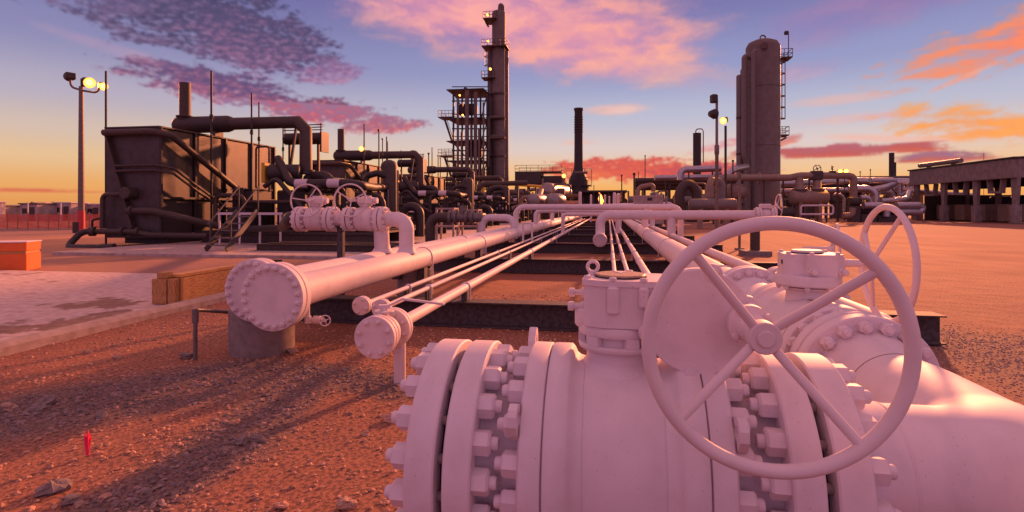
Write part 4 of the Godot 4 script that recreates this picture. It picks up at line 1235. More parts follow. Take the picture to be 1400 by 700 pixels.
	for i in spots.size():
		var q: Array = spots[i]
		var p: Vector3 = A.call(q[0], q[1])
		var x := MeshInstance3D.new()
		x.name = numbered("rock")
		x.mesh = stone_mesh(40 + i, 1)
		x.transform = Transform3D(Basis.from_euler(Vector3(r.randf_range(-0.3, 0.3), r.randf() * TAU, r.randf_range(-0.3, 0.3))) * Basis.from_scale(Vector3(q[2] * 1.5, q[2] * 0.8, q[2] * 1.15)), Vector3(p.x, ground_y(p.x, -p.z) + q[2] * 0.35, p.z))
		var t := r.randf()
		var grey: bool = "grey" in q[3] or "dark" in q[3]
		x.material_override = mat(0.28, 0.22, 0.21, 0.9, 0.0, "concrete", 4.0, "fine_bump", 0.8) if grey else mat(0.50 + 0.08 * t, 0.33, 0.25, 0.9, 0.0, "concrete", 4.0, "fine_bump", 0.8)
		add_child(x)
		tag(x, q[3], "rock", "rocks on the soil")
func pads() -> void:
	# the pale slab with its kerb at the left
	var pad := Geo.new()
	pad.box(Vector3(-12.8, -0.07, -5.6), Vector3(12.0, 0.24, 12.4))
	for i in pad.v.size(): pad.c.append(Color(0.66, 0.49, 0.44))
	var nd := noise(71, 0.75, 5)
	var xs := []
	for i in 110: xs.append(-6.82 - 0.058 * i - 0.0008 * i * i)
	var tone := func(x: float, d: float) -> Color:      # soil tracked over the slab, thickest along the kerb
		var k := nd.get_noise_2d(x * 1.1, d * 0.75) + 0.5 * nd.get_noise_2d(x * 5.0 + 9.0, d * 3.0)
		var thick := 0.62 * smoothstep(2.6, 0.1, -6.8 - x) + 0.25 * smoothstep(6.0, 2.0, d) - 0.52
		return Color(0.66, 0.49, 0.44).lerp(Color(0.25, 0.125, 0.085), smoothstep(-0.02, 0.10, k + thick) * 0.9)
	for j in 130:
		var d1 := 2.6 + 0.07 * j
		for i in xs.size() - 1:
			var q := [Vector3(xs[i], 0.054, -d1), Vector3(xs[i + 1], 0.054, -d1), Vector3(xs[i + 1], 0.054, -d1 - 0.07), Vector3(xs[i], 0.054, -d1 - 0.07)]
			var s := pad.v.size()
			pad.flat(q[0], q[1], q[2], q[3], Vector3.UP)
			for t in range(s, pad.v.size()): pad.c.append(tone.call(pad.v[t].x, -pad.v[t].z))
	struct("concrete_pad", pad, M.slab)
	var g := Geo.new()
	var pr := [[-6.80, -0.1], [-6.80, 0.05], [-6.76, 0.10], [-6.70, 0.125], [-6.62, 0.12], [-6.56, 0.07], [-6.54, -0.1]]
	for i in pr.size() - 1:
		var a := Vector3(pr[i][0], pr[i][1], 0.6)
		var b := Vector3(pr[i + 1][0], pr[i + 1][1], 0.6)
		var m := Vector3(-(b.y - a.y), b.x - a.x, 0).normalized()
		var e := Vector3(0, 0, -12.5)
		g.flat(a, b, b + e, a + e, m)
	struct("kerb", g, M.concrete)
	struct("skid_pad", Geo.new().box(Vector3(-13.75, 0.0, -47.5), Vector3(10.9, 0.16, 61.6), Basis(), 0.02), M.pad)

# ---------- compressor units: one is built, the others are copies farther down the yard
const PITCH := 17.0
func unit() -> Array:
	var made := []
	var x0 := -18.86
	var d0 := 21.1
	var P := func(x: float, y: float, d: float) -> Vector3: return Vector3(x0 + x, y, -(d0 + d))
	# cooler housing
	var o := thing("cooler_housing", "", "housing", P.call(-1.3, 0.08, 0))
	made.append([o, ["dark steel cooler housing with braces, nearest and largest at the left", "dark cooler housing of the second compressor unit", "dark cooler housing of the third compressor unit", "dark cooler housing of the farthest compressor unit"]])
	var W := 2.62
	var L := 8.4
	part(o, "front_panel", Geo.new().box(P.call(-W * 0.5, 2.7, 0.03), Vector3(W, 4.74, 0.06), Basis(), 0.01), M.housing)
	part(o, "back_panel", Geo.new().box(P.call(-W * 0.5, 2.7, L), Vector3(W, 4.74, 0.06)), M.housing)
	part(o, "left_panel", Geo.new().box(P.call(-W + 0.03, 2.7, L * 0.5), Vector3(0.06, 4.72, L - 0.1)), M.housing)
	for i in 4:
		part(o, "side_panel", Geo.new().box(P.call(-0.05, 3.55, L * (i + 0.5) / 4.0), Vector3(0.05, 2.95, L / 4.0 - 0.16), Basis(), 0.01), M.housing)
		part(o, "lower_panel", Geo.new().box(P.call(-0.09, 1.2, L * (i + 0.5) / 4.0), Vector3(0.05, 1.7, L / 4.0 - 0.16), Basis(), 0.01), M.dark2)
	for i in 5:
		part(o, "rib", Geo.new().box(P.call(0.02, 2.7, clampf(L * i / 4.0, 0.07, L - 0.05)), Vector3(0.12, 4.78, 0.12), Basis(), 0.01), M.dark)
	part(o, "side_rail", Geo.new().box(P.call(0.03, 2.06, L * 0.5), Vector3(0.1, 0.1, L)), M.dark)
	part(o, "top_rim", Geo.new().box(P.call(-W * 0.5, 5.09, L * 0.5), Vector3(W + 0.1, 0.07, L + 0.1), Basis(), 0.01), M.dark2)
	part(o, "base_frame", Geo.new().box(P.call(-W * 0.5 + 0.2, 0.2, L * 0.5 + 0.3), Vector3(W - 0.5, 0.26, L - 0.4)), M.dark)
	# braces and header pipes on the front
	var fr := Geo.new()
	fr.bar(P.call(-2.5, 4.9, -0.06), P.call(-1.15, 0.75, -0.06), 0.34, 0.1, 0.01)
	part(o, "brace", fr, M.dark2)
	part(o, "header_pipe", Geo.new().tube(bent([P.call(-2.45, 4.85, -0.28), P.call(-0.2, 4.85, -0.28), P.call(0.3, 4.75, 0.3), P.call(0.35, 2.6, 4.6)], 0.35, 6), 0.14, 16), M.dark2)
	for y in [3.42, 3.2]:
		part(o, "guard_rail", Geo.new().tube(bent([P.call(-1.9, y, -0.25), P.call(0.05, y + 0.02, -0.25), P.call(0.5, y - 0.1, 0.2), P.call(0.5, y - 2.1, 4.2)], 0.12, 4), 0.055, 10), M.dark2)
	part(o, "drain_pipe", Geo.new().tube(bent([P.call(-2.5, 0.75, -0.3), P.call(-2.5, 2.2, -0.3), P.call(-1.9, 2.2, -0.3), P.call(-1.1, 2.25, -0.25)], 0.25, 6), 0.09, 12), M.dark2)
	part(o, "cap", Geo.new().cyl(P.call(-1.25, 2.25, -0.5), P.call(-1.25, 2.25, 0.0), 0.26, 20, 0.03), M.dark2)
	part(o, "suction_pipe", Geo.new().tube(bent([P.call(-1.2, 1.5, -0.35), P.call(0.0, 1.5, -0.35), P.call(0.9, 1.2, 0.2), P.call(1.9, 0.75, 1.6)], 0.4, 6), 0.15, 16), M.dark2)
	part(o, "flange", Geo.new().cyl(P.call(-1.05, 1.5, -0.35), P.call(-0.92, 1.5, -0.35), 0.22, 20), M.dark2)
	part(o, "return_pipe", Geo.new().tube(bent([P.call(-2.75, 0.62, -0.35), P.call(-0.9, 0.62, -0.35), P.call(-0.2, 0.5, -0.35), P.call(1.8, 0.42, 0.6)], 0.3, 6), 0.12, 14), M.dark2)
	for x in [-1.5, -0.75]:
		part(o, "flange", Geo.new().cyl(P.call(x, 0.62, -0.35), P.call(x + 0.13, 0.62, -0.35), 0.19, 20), M.dark2)
	# return loop beside the housing
	var lp := thing("return_loop", "", "pipe", P.call(-3.2, 0, -0.4))
	made.append([lp, ["dark U shaped pipe loop lying left of the nearest cooler housing", "dark U shaped pipe loop beside the second cooler housing", "dark U shaped pipe loop beside the third cooler housing", "dark U shaped pipe loop beside the farthest cooler housing"]])
	part(lp, "pipe", Geo.new().tube(bent([P.call(-2.76, 0.62, -0.35), P.call(-3.3, 0.62, -0.5), P.call(-3.3, -0.02, -1.2), P.call(-1.6, 0.02, -1.35), P.call(-0.9, 0.05, -1.3)], 0.3, 6), 0.13, 14), M.dark)
	part(lp, "flange", Geo.new().cyl(P.call(-2.98, 0.62, -0.42), P.call(-2.80, 0.62, -0.36), 0.21, 20), M.dark2)
	part(lp, "vent", Geo.new().tube(bent([P.call(-2.9, 0.7, -0.4), P.call(-2.9, 1.1, -0.4), P.call(-2.65, 1.2, -0.2)], 0.1, 4), 0.05, 10), M.dark)
	# exhaust: muffler, stack and the big duct
	var d := 25.5
	var m := thing("exhaust_muffler", "", "muffler", along(280, 180, d))
	made.append([m, ["dark horizontal exhaust muffler with a stub stack on the nearest cooler", "dark exhaust muffler with a stub stack on the second unit", "dark exhaust muffler with a stub stack on the third unit", "dark exhaust muffler with a stub stack on the farthest unit"]])
	var a := along(239, 173, d)
	var b := along(320, 173, d)
	a.y = 5.85; b.y = 5.85
	var len_ := a.distance_to(b)
	part(m, "shell", Geo.new().lathe([[0.0, 0.0], [0.03, 0.25], [0.12, 0.37], [0.25, 0.42], [len_ - 0.35, 0.42], [len_ - 0.15, 0.36], [len_, 0.24], [len_, 0.0]], a, Vector3.RIGHT, 28, 0.5), M.dark)
	var sx := along(253, 173, d).x
	part(m, "stack", Geo.new().lathe([[5.9, 0.3], [6.25, 0.3], [6.25, 0.42], [6.31, 0.42], [6.31, 0.27], [8.0, 0.27], [8.0, 0.23], [7.0, 0.23]], Vector3(sx, 0, -d), Vector3.UP, 28), M.dark2)
	for x in [a.x + 0.7, b.x - 0.9]:
		part(m, "saddle", Geo.new().box(Vector3(x, 5.28, -d), Vector3(0.16, 0.36, 0.6)), M.dark)
	var g := thing("exhaust_duct", "", "duct", along(418, 235, d))
	made.append([g, ["tall dark exhaust duct bent down like a gooseneck above the nearest engine", "dark gooseneck exhaust duct above the second engine", "dark gooseneck exhaust duct above the third engine", "dark gooseneck exhaust duct above the farthest engine"]])
	part(g, "duct", Geo.new().tube([b - Vector3.RIGHT * 0.1, Vector3(-15.05, 5.85, -d), Vector3(-14.62, 5.45, -d), Vector3(-14.62, 3.3, -d)], 0.31, 20), M.dark2)
	part(g, "brace", Geo.new().bar(Vector3(-15.2, 5.6, -d - 0.1), Vector3(-15.6, 3.0, -d - 0.1), 0.1, 0.1), M.dark)
	part(g, "collar", Geo.new().cyl(Vector3(-14.62, 3.28, -d), Vector3(-14.62, 3.48, -d), 0.42, 24), M.dark)
	var wt := thing("coolant_tank", "", "tank", Vector3(-16.6, 5.0, -28.5))
	made.append([wt, ["small dark horizontal tank with a guard rail on the nearest cooler roof", "small dark tank on the second cooler roof", "small dark tank on the third cooler roof", "small dark tank on the farthest cooler roof"]])
	part(wt, "shell", Geo.new().cyl(Vector3(-17.6, 5.42, -28.5), Vector3(-15.3, 5.42, -28.5), 0.32, 24, 0.06), M.dark)
	part(wt, "end_plate", Geo.new().box(Vector3(-15.25, 5.2, -28.5), Vector3(0.1, 1.1, 0.8)), M.dark)
	part(wt, "leg", Geo.new().box(Vector3(-17.3, 4.3, -28.5), Vector3(0.12, 1.9, 0.12)), M.dark)
	part(wt, "leg", Geo.new().box(Vector3(-15.6, 4.3, -28.5), Vector3(0.12, 1.9, 0.12)), M.dark)
	for k in 3:
		part(wt, "rail", Geo.new().tube([Vector3(-17.5, 5.85 + 0.14 * k, -28.2), Vector3(-15.2, 5.85 + 0.14 * k, -28.2)], 0.03, 6), M.dark)
	for x in [-17.4, -16.3, -15.3]: part(wt, "rail_post", Geo.new().tube([Vector3(x, 5.7, -28.2), Vector3(x, 6.2, -28.2)], 0.03, 6), M.dark)
	# the engine and compressor block on its skid
	var e := thing("compressor", "", "compressor", Vector3(-15, 0.08, -29))
	made.append([e, ["dark engine driven compressor on a skid behind the stairs", "dark engine driven compressor of the second unit", "dark engine driven compressor of the third unit", "dark engine driven compressor of the farthest unit"]])
	for z in [22.6, 25.4]: part(e, "skid_beam", Geo.new().ibeam(Vector3(-18.0, 0.30, -z), Vector3(-9.2, 0.30, -z), 0.3, 0.42, 0.03), M.dark2)
	part(e, "skid_deck", Geo.new().box(Vector3(-14.0, 0.55, -28.0), Vector3(8.6, 0.08, 10.6)), M.dark2)
	part(e, "skid_beam", Geo.new().ibeam(Vector3(-18.0, 0.30, -33.0), Vector3(-9.7, 0.30, -33.0), 0.3, 0.42, 0.03), M.dark2)
	part(e, "engine_block", Geo.new().box(Vector3(-15.4, 1.55, -27.5), Vector3(1.5, 1.9, 4.2), Basis(), 0.08), M.dark)
	part(e, "intake", Geo.new().tube(bent([Vector3(-14.7, 2.6, -25.5), Vector3(-14.4, 3.2, -25.6), Vector3(-13.4, 3.15, -25.2), Vector3(-12.9, 2.6, -25.2)], 0.4, 6), 0.24, 16), M.dark)
	part(e, "air_cleaner", Geo.new().cyl(Vector3(-16.0, 3.3, -24.6), Vector3(-14.6, 3.3, -25.0), 0.42, 24, 0.05), M.dark)
	part(e, "filter_cover", Geo.new().box(Vector3(-16.15, 3.3, -24.55), Vector3(0.18, 0.95, 0.5), Basis(), 0.03), M.yellow)
	for i in 6:
		part(e, "cylinder_head", Geo.new().box(Vector3(-14.95, 2.62, -25.7 - 0.68 * i), Vector3(0.62, 0.32, 0.54), Basis(), 0.05), M.dark2)
		part(e, "exhaust_branch", Geo.new().tube(bent([Vector3(-14.7, 2.5, -25.7 - 0.68 * i), Vector3(-14.35, 2.5, -25.7 - 0.68 * i), Vector3(-14.35, 3.0, -25.7 - 0.68 * i)], 0.15, 4), 0.09, 10), M.dark)
	part(e, "exhaust_manifold", Geo.new().tube([Vector3(-14.4, 3.05, -25.2), Vector3(-14.4, 3.05, -29.4)], 0.2, 14), M.dark)
	for i in 3:
		part(e, "compressor_cylinder", Geo.new().lathe([[0, 0], [0, 0.42], [0.2, 0.42], [0.2, 0.34], [1.3, 0.34], [1.3, 0.44], [1.5, 0.44], [1.5, 0.0]], Vector3(-14.4, 1.35, -26.0 - 1.5 * i), Vector3.RIGHT, 22), M.dark)
	part(e, "crankcase", Geo.new().box(Vector3(-14.8, 1.25, -31.2), Vector3(1.9, 1.3, 2.4), Basis(), 0.08), M.dark)
	part(e, "discharge_bottle", Geo.new().cyl(Vector3(-13.0, 0.86, -25.2), Vector3(-13.0, 0.86, -30.5), 0.26, 20, 0.06), M.dark2)
	# labelled header pipe into the scrubber
	var hp := thing("header_pipe", "", "pipe", along(440, 252, 23.9))
	made.append([hp, ["dark horizontal header pipe with two pale labels behind the twin valves", "dark header pipe with pale labels on the second unit", "dark header pipe with pale labels on the third unit", "dark header pipe with pale labels on the farthest unit"]])
	var h0 := along(405, 251, 23.9)
	var h1 := along(475, 251, 23.9)
	h1.y = h0.y
	part(hp, "pipe", Geo.new().tube(bent([h0 + Vector3(-1.5, 1.25, -0.9), h0 + Vector3(-0.35, 0.1, 0), h0, h1, h1 + Vector3(0.5, -0.1, -0.5), Vector3(-11.6, h0.y - 0.1, -26.6), Vector3(-11.45, h0.y, -28.2)], 0.35, 6), 0.2, 20), M.dark)
	for q in [[405, 422], [449, 466]]:
		part(hp, "label", Geo.new().lathe([[0.0, 0.207], [along(q[1], 250, 23.9).x - along(q[0], 250, 23.9).x, 0.207]], Vector3(along(q[0], 250, 23.9).x, h0.y, -23.9), Vector3.RIGHT, 24), M.label)
	for x in [h0.x + 0.9, h1.x - 0.5]: part(hp, "support", Geo.new().box(Vector3(x, h0.y * 0.5 + 0.2, -23.9), Vector3(0.12, h0.y - 0.75, 0.12)), M.dark)
	# scrubber vessel
	var s := thing("scrubber_vessel", "", "vessel", Vector3(-11.45, 0.08, -28.3))
	made.append([s, ["dark upright scrubber vessel right of the twin valves", "dark upright scrubber vessel of the second unit, left of the white gooseneck", "dark upright scrubber vessel of the third unit", "dark upright scrubber vessel of the farthest unit"]])
	part(s, "shell", Geo.new().lathe([[0.08, 0.44], [3.85, 0.44], [3.98, 0.40], [4.1, 0.28], [4.17, 0.12], [4.18, 0.0]], Vector3(-11.45, 0, -28.3), Vector3.UP, 36, 0.4), M.dark2)
	part(s, "outlet_pipe", Geo.new().tube(bent([Vector3(-11.5, 3.3, -28.0), Vector3(-11.9, 3.45, -27.8), Vector3(-12.5, 3.3, -27.8), Vector3(-12.6, 2.6, -27.8)], 0.25, 6), 0.17, 14), M.dark)
	part(s, "ladder_rail", Geo.new().tube([Vector3(-10.95, 0.6, -28.2), Vector3(-10.95, 3.6, -28.2)], 0.035, 8), M.steel)
	part(s, "gauge_column", Geo.new().tube([Vector3(-11.3, 1.0, -27.75), Vector3(-11.3, 2.6, -27.75)], 0.06, 10), M.steel)
	# control panel
	var c := thing("control_panel", "", "panel", Vector3(-11.7, 0.08, -26.2))
	made.append([c, ["dark control panel with small gauges beside the nearest scrubber", "dark control panel of the second unit", "dark control panel of the third unit", "dark control panel of the farthest unit"]])
	part(c, "cabinet", Geo.new().box(Vector3(-11.6, 1.75, -26.2), Vector3(1.3, 1.3, 0.4), Basis(), 0.03), M.dark)
	part(c, "stand", Geo.new().box(Vector3(-11.6, 0.6, -26.2), Vector3(0.7, 1.06, 0.25)), M.dark)
	for i in 3:
		for j in 2: part(c, "gauge", Geo.new().box(Vector3(-11.95 + 0.32 * i, 1.6 + 0.34 * j, -25.99), Vector3(0.2, 0.22, 0.03), Basis(), 0.01), M.steel if (i + j) % 2 else M.label)
	# tangle of lines round the block, each its own pipe
	var lines_ := [[[[-17.8, 0.75, 23.2], [-17.8, 2.2, 23.2], [-16.4, 2.2, 23.2], [-16.4, 0.7, 23.6]], 0.10, "red brown coolant hose loop in front of the engine"], [[[-16.9, 0.7, 24.0], [-16.9, 1.9, 24.0], [-13.4, 1.9, 24.0], [-13.4, 0.7, 24.0]], 0.09, "dark square pipe loop in front of the engine"], [[[-13.2, 0.7, 23.6], [-13.2, 2.6, 23.6], [-12.2, 2.6, 24.6], [-12.2, 0.7, 24.6]], 0.12, "dark bent pipe pair before the control panel"], [[[-12.9, 0.75, 22.9], [-10.2, 0.75, 22.9], [-9.6, 1.1, 23.4], [-9.6, 1.1, 26.5]], 0.16, "low dark pipe along the skid edge"], [[[-13.0, 1.1, 25.4], [-12.0, 1.1, 25.4], [-12.0, 2.2, 25.4], [-10.6, 2.2, 25.4], [-10.6, 0.6, 25.4]], 0.15, "dark pipe hump between engine and scrubber"], [[[-10.2, 0.6, 27.0], [-10.2, 1.7, 27.0], [-9.3, 1.7, 27.0], [-9.3, 0.2, 27.0]], 0.22, "thick dark inverted U pipe right of the scrubber"], [[[-16.9, 2.6, 24.9], [-16.9, 4.6, 24.9], [-16.2, 4.6, 24.9], [-16.2, 2.4, 24.9]], 0.05, "thin dark riser loop above the engine"], [[[-15.6, 2.6, 23.6], [-15.0, 3.0, 23.6], [-13.6, 1.6, 23.4], [-12.9, 1.3, 23.2]], 0.11, "dark slanting hose across the engine front"]]
	for q in lines_:
		var pts := []
		for w in q[0]: pts.append(Vector3(w[0], w[1], -w[2]))
		var ln := thing("process_pipe", "", "pipe", pts[0])
		var where := [" of the nearest unit", " of the second unit", " of the third unit", " of the farthest unit"]
		var words := []
		for k in 4: words.append(q[2] + where[k])
		made.append([ln, words])
		part(ln, "pipe", Geo.new().tube(bent(pts, q[1] * 3.0, 6), q[1], 12), M.dark if q[1] > 0.1 else M.dark2)
	for q in [[-17.55, 24.6, 2.3], [-13.9, 24.9, 2.0], [-12.6, 26.6, 1.8]]:
		var side_: String = "left dark junction box on a post" if q[0] < -17 else "middle dark junction box on a post" if q[0] < -13 else "right dark junction box on a post"
		var bx := thing("junction_box", "", "box", Vector3(q[0], 0.6, -q[1]))
		made.append([bx, [side_ + " at the nearest unit", side_ + " at the second unit", side_ + " at the third unit", side_ + " at the farthest unit"]])
		bx.set_meta("group", "junction boxes of the compressor units")
		part(bx, "box", Geo.new().box(Vector3(q[0], q[2], -q[1]), Vector3(0.5, 0.6, 0.25), Basis(), 0.02), M.dark2)
		part(bx, "post", Geo.new().box(Vector3(q[0], (q[2] + 0.3) * 0.5 + 0.1, -q[1] - 0.05), Vector3(0.1, q[2] - 0.4, 0.1)), M.dark)
	for q in [[-17.45, 1.55, 25.4, 1.1, 1.9, 1.6, "dark lube oil tank between engine and cooler"], [-16.6, 1.1, 23.3, 0.9, 1.0, 0.7, "dark battery box before the engine"], [-13.3, 1.3, 24.5, 1.0, 1.3, 0.5, "dark instrument rack before the compressor cylinders"]]:
		var tk := thing("skid_box", "", "box", Vector3(q[0], 0.6, -q[2]))
		made.append([tk, [q[6] + " of the nearest unit", q[6] + " of the second unit", q[6] + " of the third unit", q[6] + " of the farthest unit"]])
		part(tk, "case", Geo.new().box(Vector3(q[0], q[1], -q[2]), Vector3(q[3], q[4], q[5]), Basis(), 0.05), M.dark)
		part(tk, "lid", Geo.new().box(Vector3(q[0], q[1] + q[4] * 0.5 + 0.03, -q[2]), Vector3(q[3] + 0.06, 0.05, q[5] + 0.06)), M.dark2)
		for sx2 in [-0.35, 0.35]: part(tk, "foot", Geo.new().box(Vector3(q[0] + sx2 * q[3], (q[1] - q[4] * 0.5 + 0.58) * 0.5, -q[2]), Vector3(0.12, maxf(0.05, q[1] - q[4] * 0.5 - 0.56), 0.2)), M.dark2)
	for q in [[289, 97, 24.0, 0.05], [344, 127, 25.0, 0.045], [354, 140, 26.2, 0.04], [387, 160, 27.0, 0.035]]:
		var top := along(q[0], q[1], q[2])
		var which: String = {289: "tallest and leftmost thin dark vent pole", 344: "second thin dark vent pole from the left", 354: "third thin dark vent pole from the left", 387: "lowest and rightmost thin dark vent pole"}[q[0]]
		var vp := thing("vent_pole", "", "pole", Vector3(top.x, 0.55, -q[2]))
		made.append([vp, [which + " over the nearest unit", which + " over the second unit", which + " over the third unit", which + " over the farthest unit"]])
		vp.set_meta("group", "vent poles over the compressor units")
		part(vp, "pole", Geo.new().tube([Vector3(top.x, 0.55, -q[2]), top], q[3], 10), M.dark)
		part(vp, "clamp", Geo.new().cyl(Vector3(top.x, top.y * 0.72, -q[2]), Vector3(top.x, top.y * 0.72 + 0.2, -q[2]), q[3] * 1.8, 10), M.dark)
	# service platform in front of the engine
	var pf := thing("service_platform", "", "platform", Vector3(-12.5, 0.08, -21.6))
	made.append([pf, ["low service platform with a pale edge at the top of the stairs", "low service platform of the second unit", "low service platform of the third unit", "low service platform of the farthest unit"]])
	var pa := along(297, 291, 21.4)
	var pb := along(386, 291, 21.4)
	pb.y = pa.y
	part(pf, "deck", Geo.new().box((pa + pb) * 0.5 - Vector3(0, 0.02, 0.45), Vector3(pb.x - pa.x, 0.04, 0.84)), M.dark2)
	part(pf, "edge", Geo.new().box((pa + pb) * 0.5 - Vector3(0, 0.03, 0), Vector3(pb.x - pa.x, 0.1, 0.03)), M.label)
	for k in 4:
		var lx := lerpf(pa.x + 0.1, pb.x - 0.1, k / 3.0)
		part(pf, "leg", Geo.new().box(Vector3(lx, pa.y * 0.5 - 0.01, -21.42), Vector3(0.07, pa.y - 0.14, 0.05)), M.label)
	return made

func units() -> void:
	var made := unit()
	for k in range(1, 4):
		for q in made:
			copy(q[0], Vector3(0, 0, -PITCH * k), q[1][k])
	for q in made: q[0].set_meta("label", q[1][0])
	# stairs to the first platform
	var s0 := on_ground(281, 347)
	var s1 := on_ground(313, 347)
	var o := thing("stairs", "dark steel stairs with handrails leading up to the nearest compressor", "stairs", (s0 + s1) * 0.5)
	var rise := Vector3(0, 1.42, -1.75)
	s1.z = s0.z
	for p in [s0, s1]:
		p.y = 0.08
		part(o, "stringer", Geo.new().bar(p + Vector3(0, 0.06, 0), p + rise, 0.05, 0.2), M.stair)
		part(o, "handrail", Geo.new().tube([p + Vector3(0, 0.95, -0.1), p + rise + Vector3(0, 0.95, -0.1)], 0.028, 8), M.stair)
		for t in [0.08, 0.98]:
			part(o, "rail_post", Geo.new().tube([p + rise * t + Vector3(0, 0.02, -0.1), p + rise * t + Vector3(0, 0.97, -0.1)], 0.028, 8), M.stair)
	for i in 5:
		var p := (s0 + s1) * 0.5 + rise * ((i + 0.8) / 5.6)
		p.y += 0.08
		part(o, "tread", Geo.new().box(p, Vector3(s1.x - s0.x - 0.05, 0.04, 0.26)), M.steel)
	# a second small frame of stands by the pipes
	for q in [[597, 620, 284, 25.0, "left pale pipe frame stand in front of the second scrubber"], [627, 653, 286, 26.0, "right pale pipe frame stand in front of the second scrubber"]]:
		var a := along(q[0], q[2], q[3])
		var b := along(q[1], q[2], q[3])
		var f := thing("pipe_rack_stand", q[4], "frame", Vector3(a.x, 0, a.z))
		for x in [a.x, b.x]:
			for z in [0.0, -0.7]: part(f, "leg", Geo.new().box(Vector3(x, a.y * 0.5, a.z + z), Vector3(0.09, a.y, 0.09)), M.cabinet)
		for y in [a.y, a.y * 0.5]:
			for z in [0.0, -0.7]: part(f, "bar", Geo.new().box(Vector3((a.x + b.x) * 0.5, y - 0.04, a.z + z), Vector3(b.x - a.x - 0.09, 0.08, 0.08)), M.cabinet)
			for x in [a.x, b.x]: part(f, "bar", Geo.new().box(Vector3(x, y - 0.04, a.z - 0.35), Vector3(0.07, 0.07, 0.61)), M.cabinet)
	var hp := thing("vent_pole", "thin dark pole rising at the left end of the nearest cooler housing", "pole", Vector3(along(147, 177, 21.6).x, 0.0, -21.6))
	part(hp, "pole", Geo.new().tube([Vector3(along(147, 177, 21.6).x - 0.08, 0.0, -21.6), along(147, 97, 21.6) - Vector3(0.08, 0, 0)], 0.045, 10), M.dark)
	# low dark pipes and rails lying along the pad edge
	for k in 3:
		var z := 18.6 + 0.75 * k
		var g := Geo.new()
		g.ibeam(Vector3(-12.6, 0.2, -z), Vector3(-6.2, 0.2, -z), 0.22, 0.24, 0.02)
		single("rail_beam", ["rusty steel beam lying at the pad edge, nearest of three", "rusty steel beam lying at the pad edge, middle of three", "rusty steel beam lying at the pad edge, farthest of three"][k], "beam", g, M.dark2, Vector3(-9.4, 0.08, -z))

# ---------- the lamps
func lamp_head(o: Node3D, at_: Vector3, face: Vector3, lit: bool, size := 0.55, energy := 40.0) -> void:
	var z := face.normalized()
	var x := Vector3.UP.cross(z).normalized()
	var b := Basis(x, z.cross(x), z)
	part(o, "lamp_head", Geo.new().box(at_, Vector3(size * 0.8, size * 0.62, size * 0.5), b, 0.04), M.dark)
	part(o, "lamp_glass", Geo.new().lathe([[0.0, size * 0.26], [size * 0.05, size * 0.24], [size * 0.11, size * 0.15], [size * 0.13, 0.0]], at_ + z * size * 0.256, z, 20, 0.2), M.lamp if lit else M.steel)
	part(o, "reflector_halo", Geo.new().lathe([[0.0, 0.0], [0.0, size * 0.40], [size * 0.12, size * 0.44], [size * 0.12, size * 0.42], [size * 0.004, size * 0.25]], at_ + z * size * 0.252, z, 20), M.lamp_halo if lit else M.steel)  # on lit lamps this ring glows to paint the orange halo
	if lit:
		var l := SpotLight3D.new()
		l.name = "lamp_light"
		l.light_color = Color(1.0, 0.58, 0.22)
		l.light_energy = energy
		l.light_size = size * 0.4
		l.spot_range = 120.0
		l.spot_attenuation = 2.0
		l.spot_angle = 62.0
		l.shadow_enabled = true
		l.transform = Transform3D(Basis(-x, z.cross(x), -z), at_ + z * size * 0.42 - root_of(o))
		o.add_child(l, true)
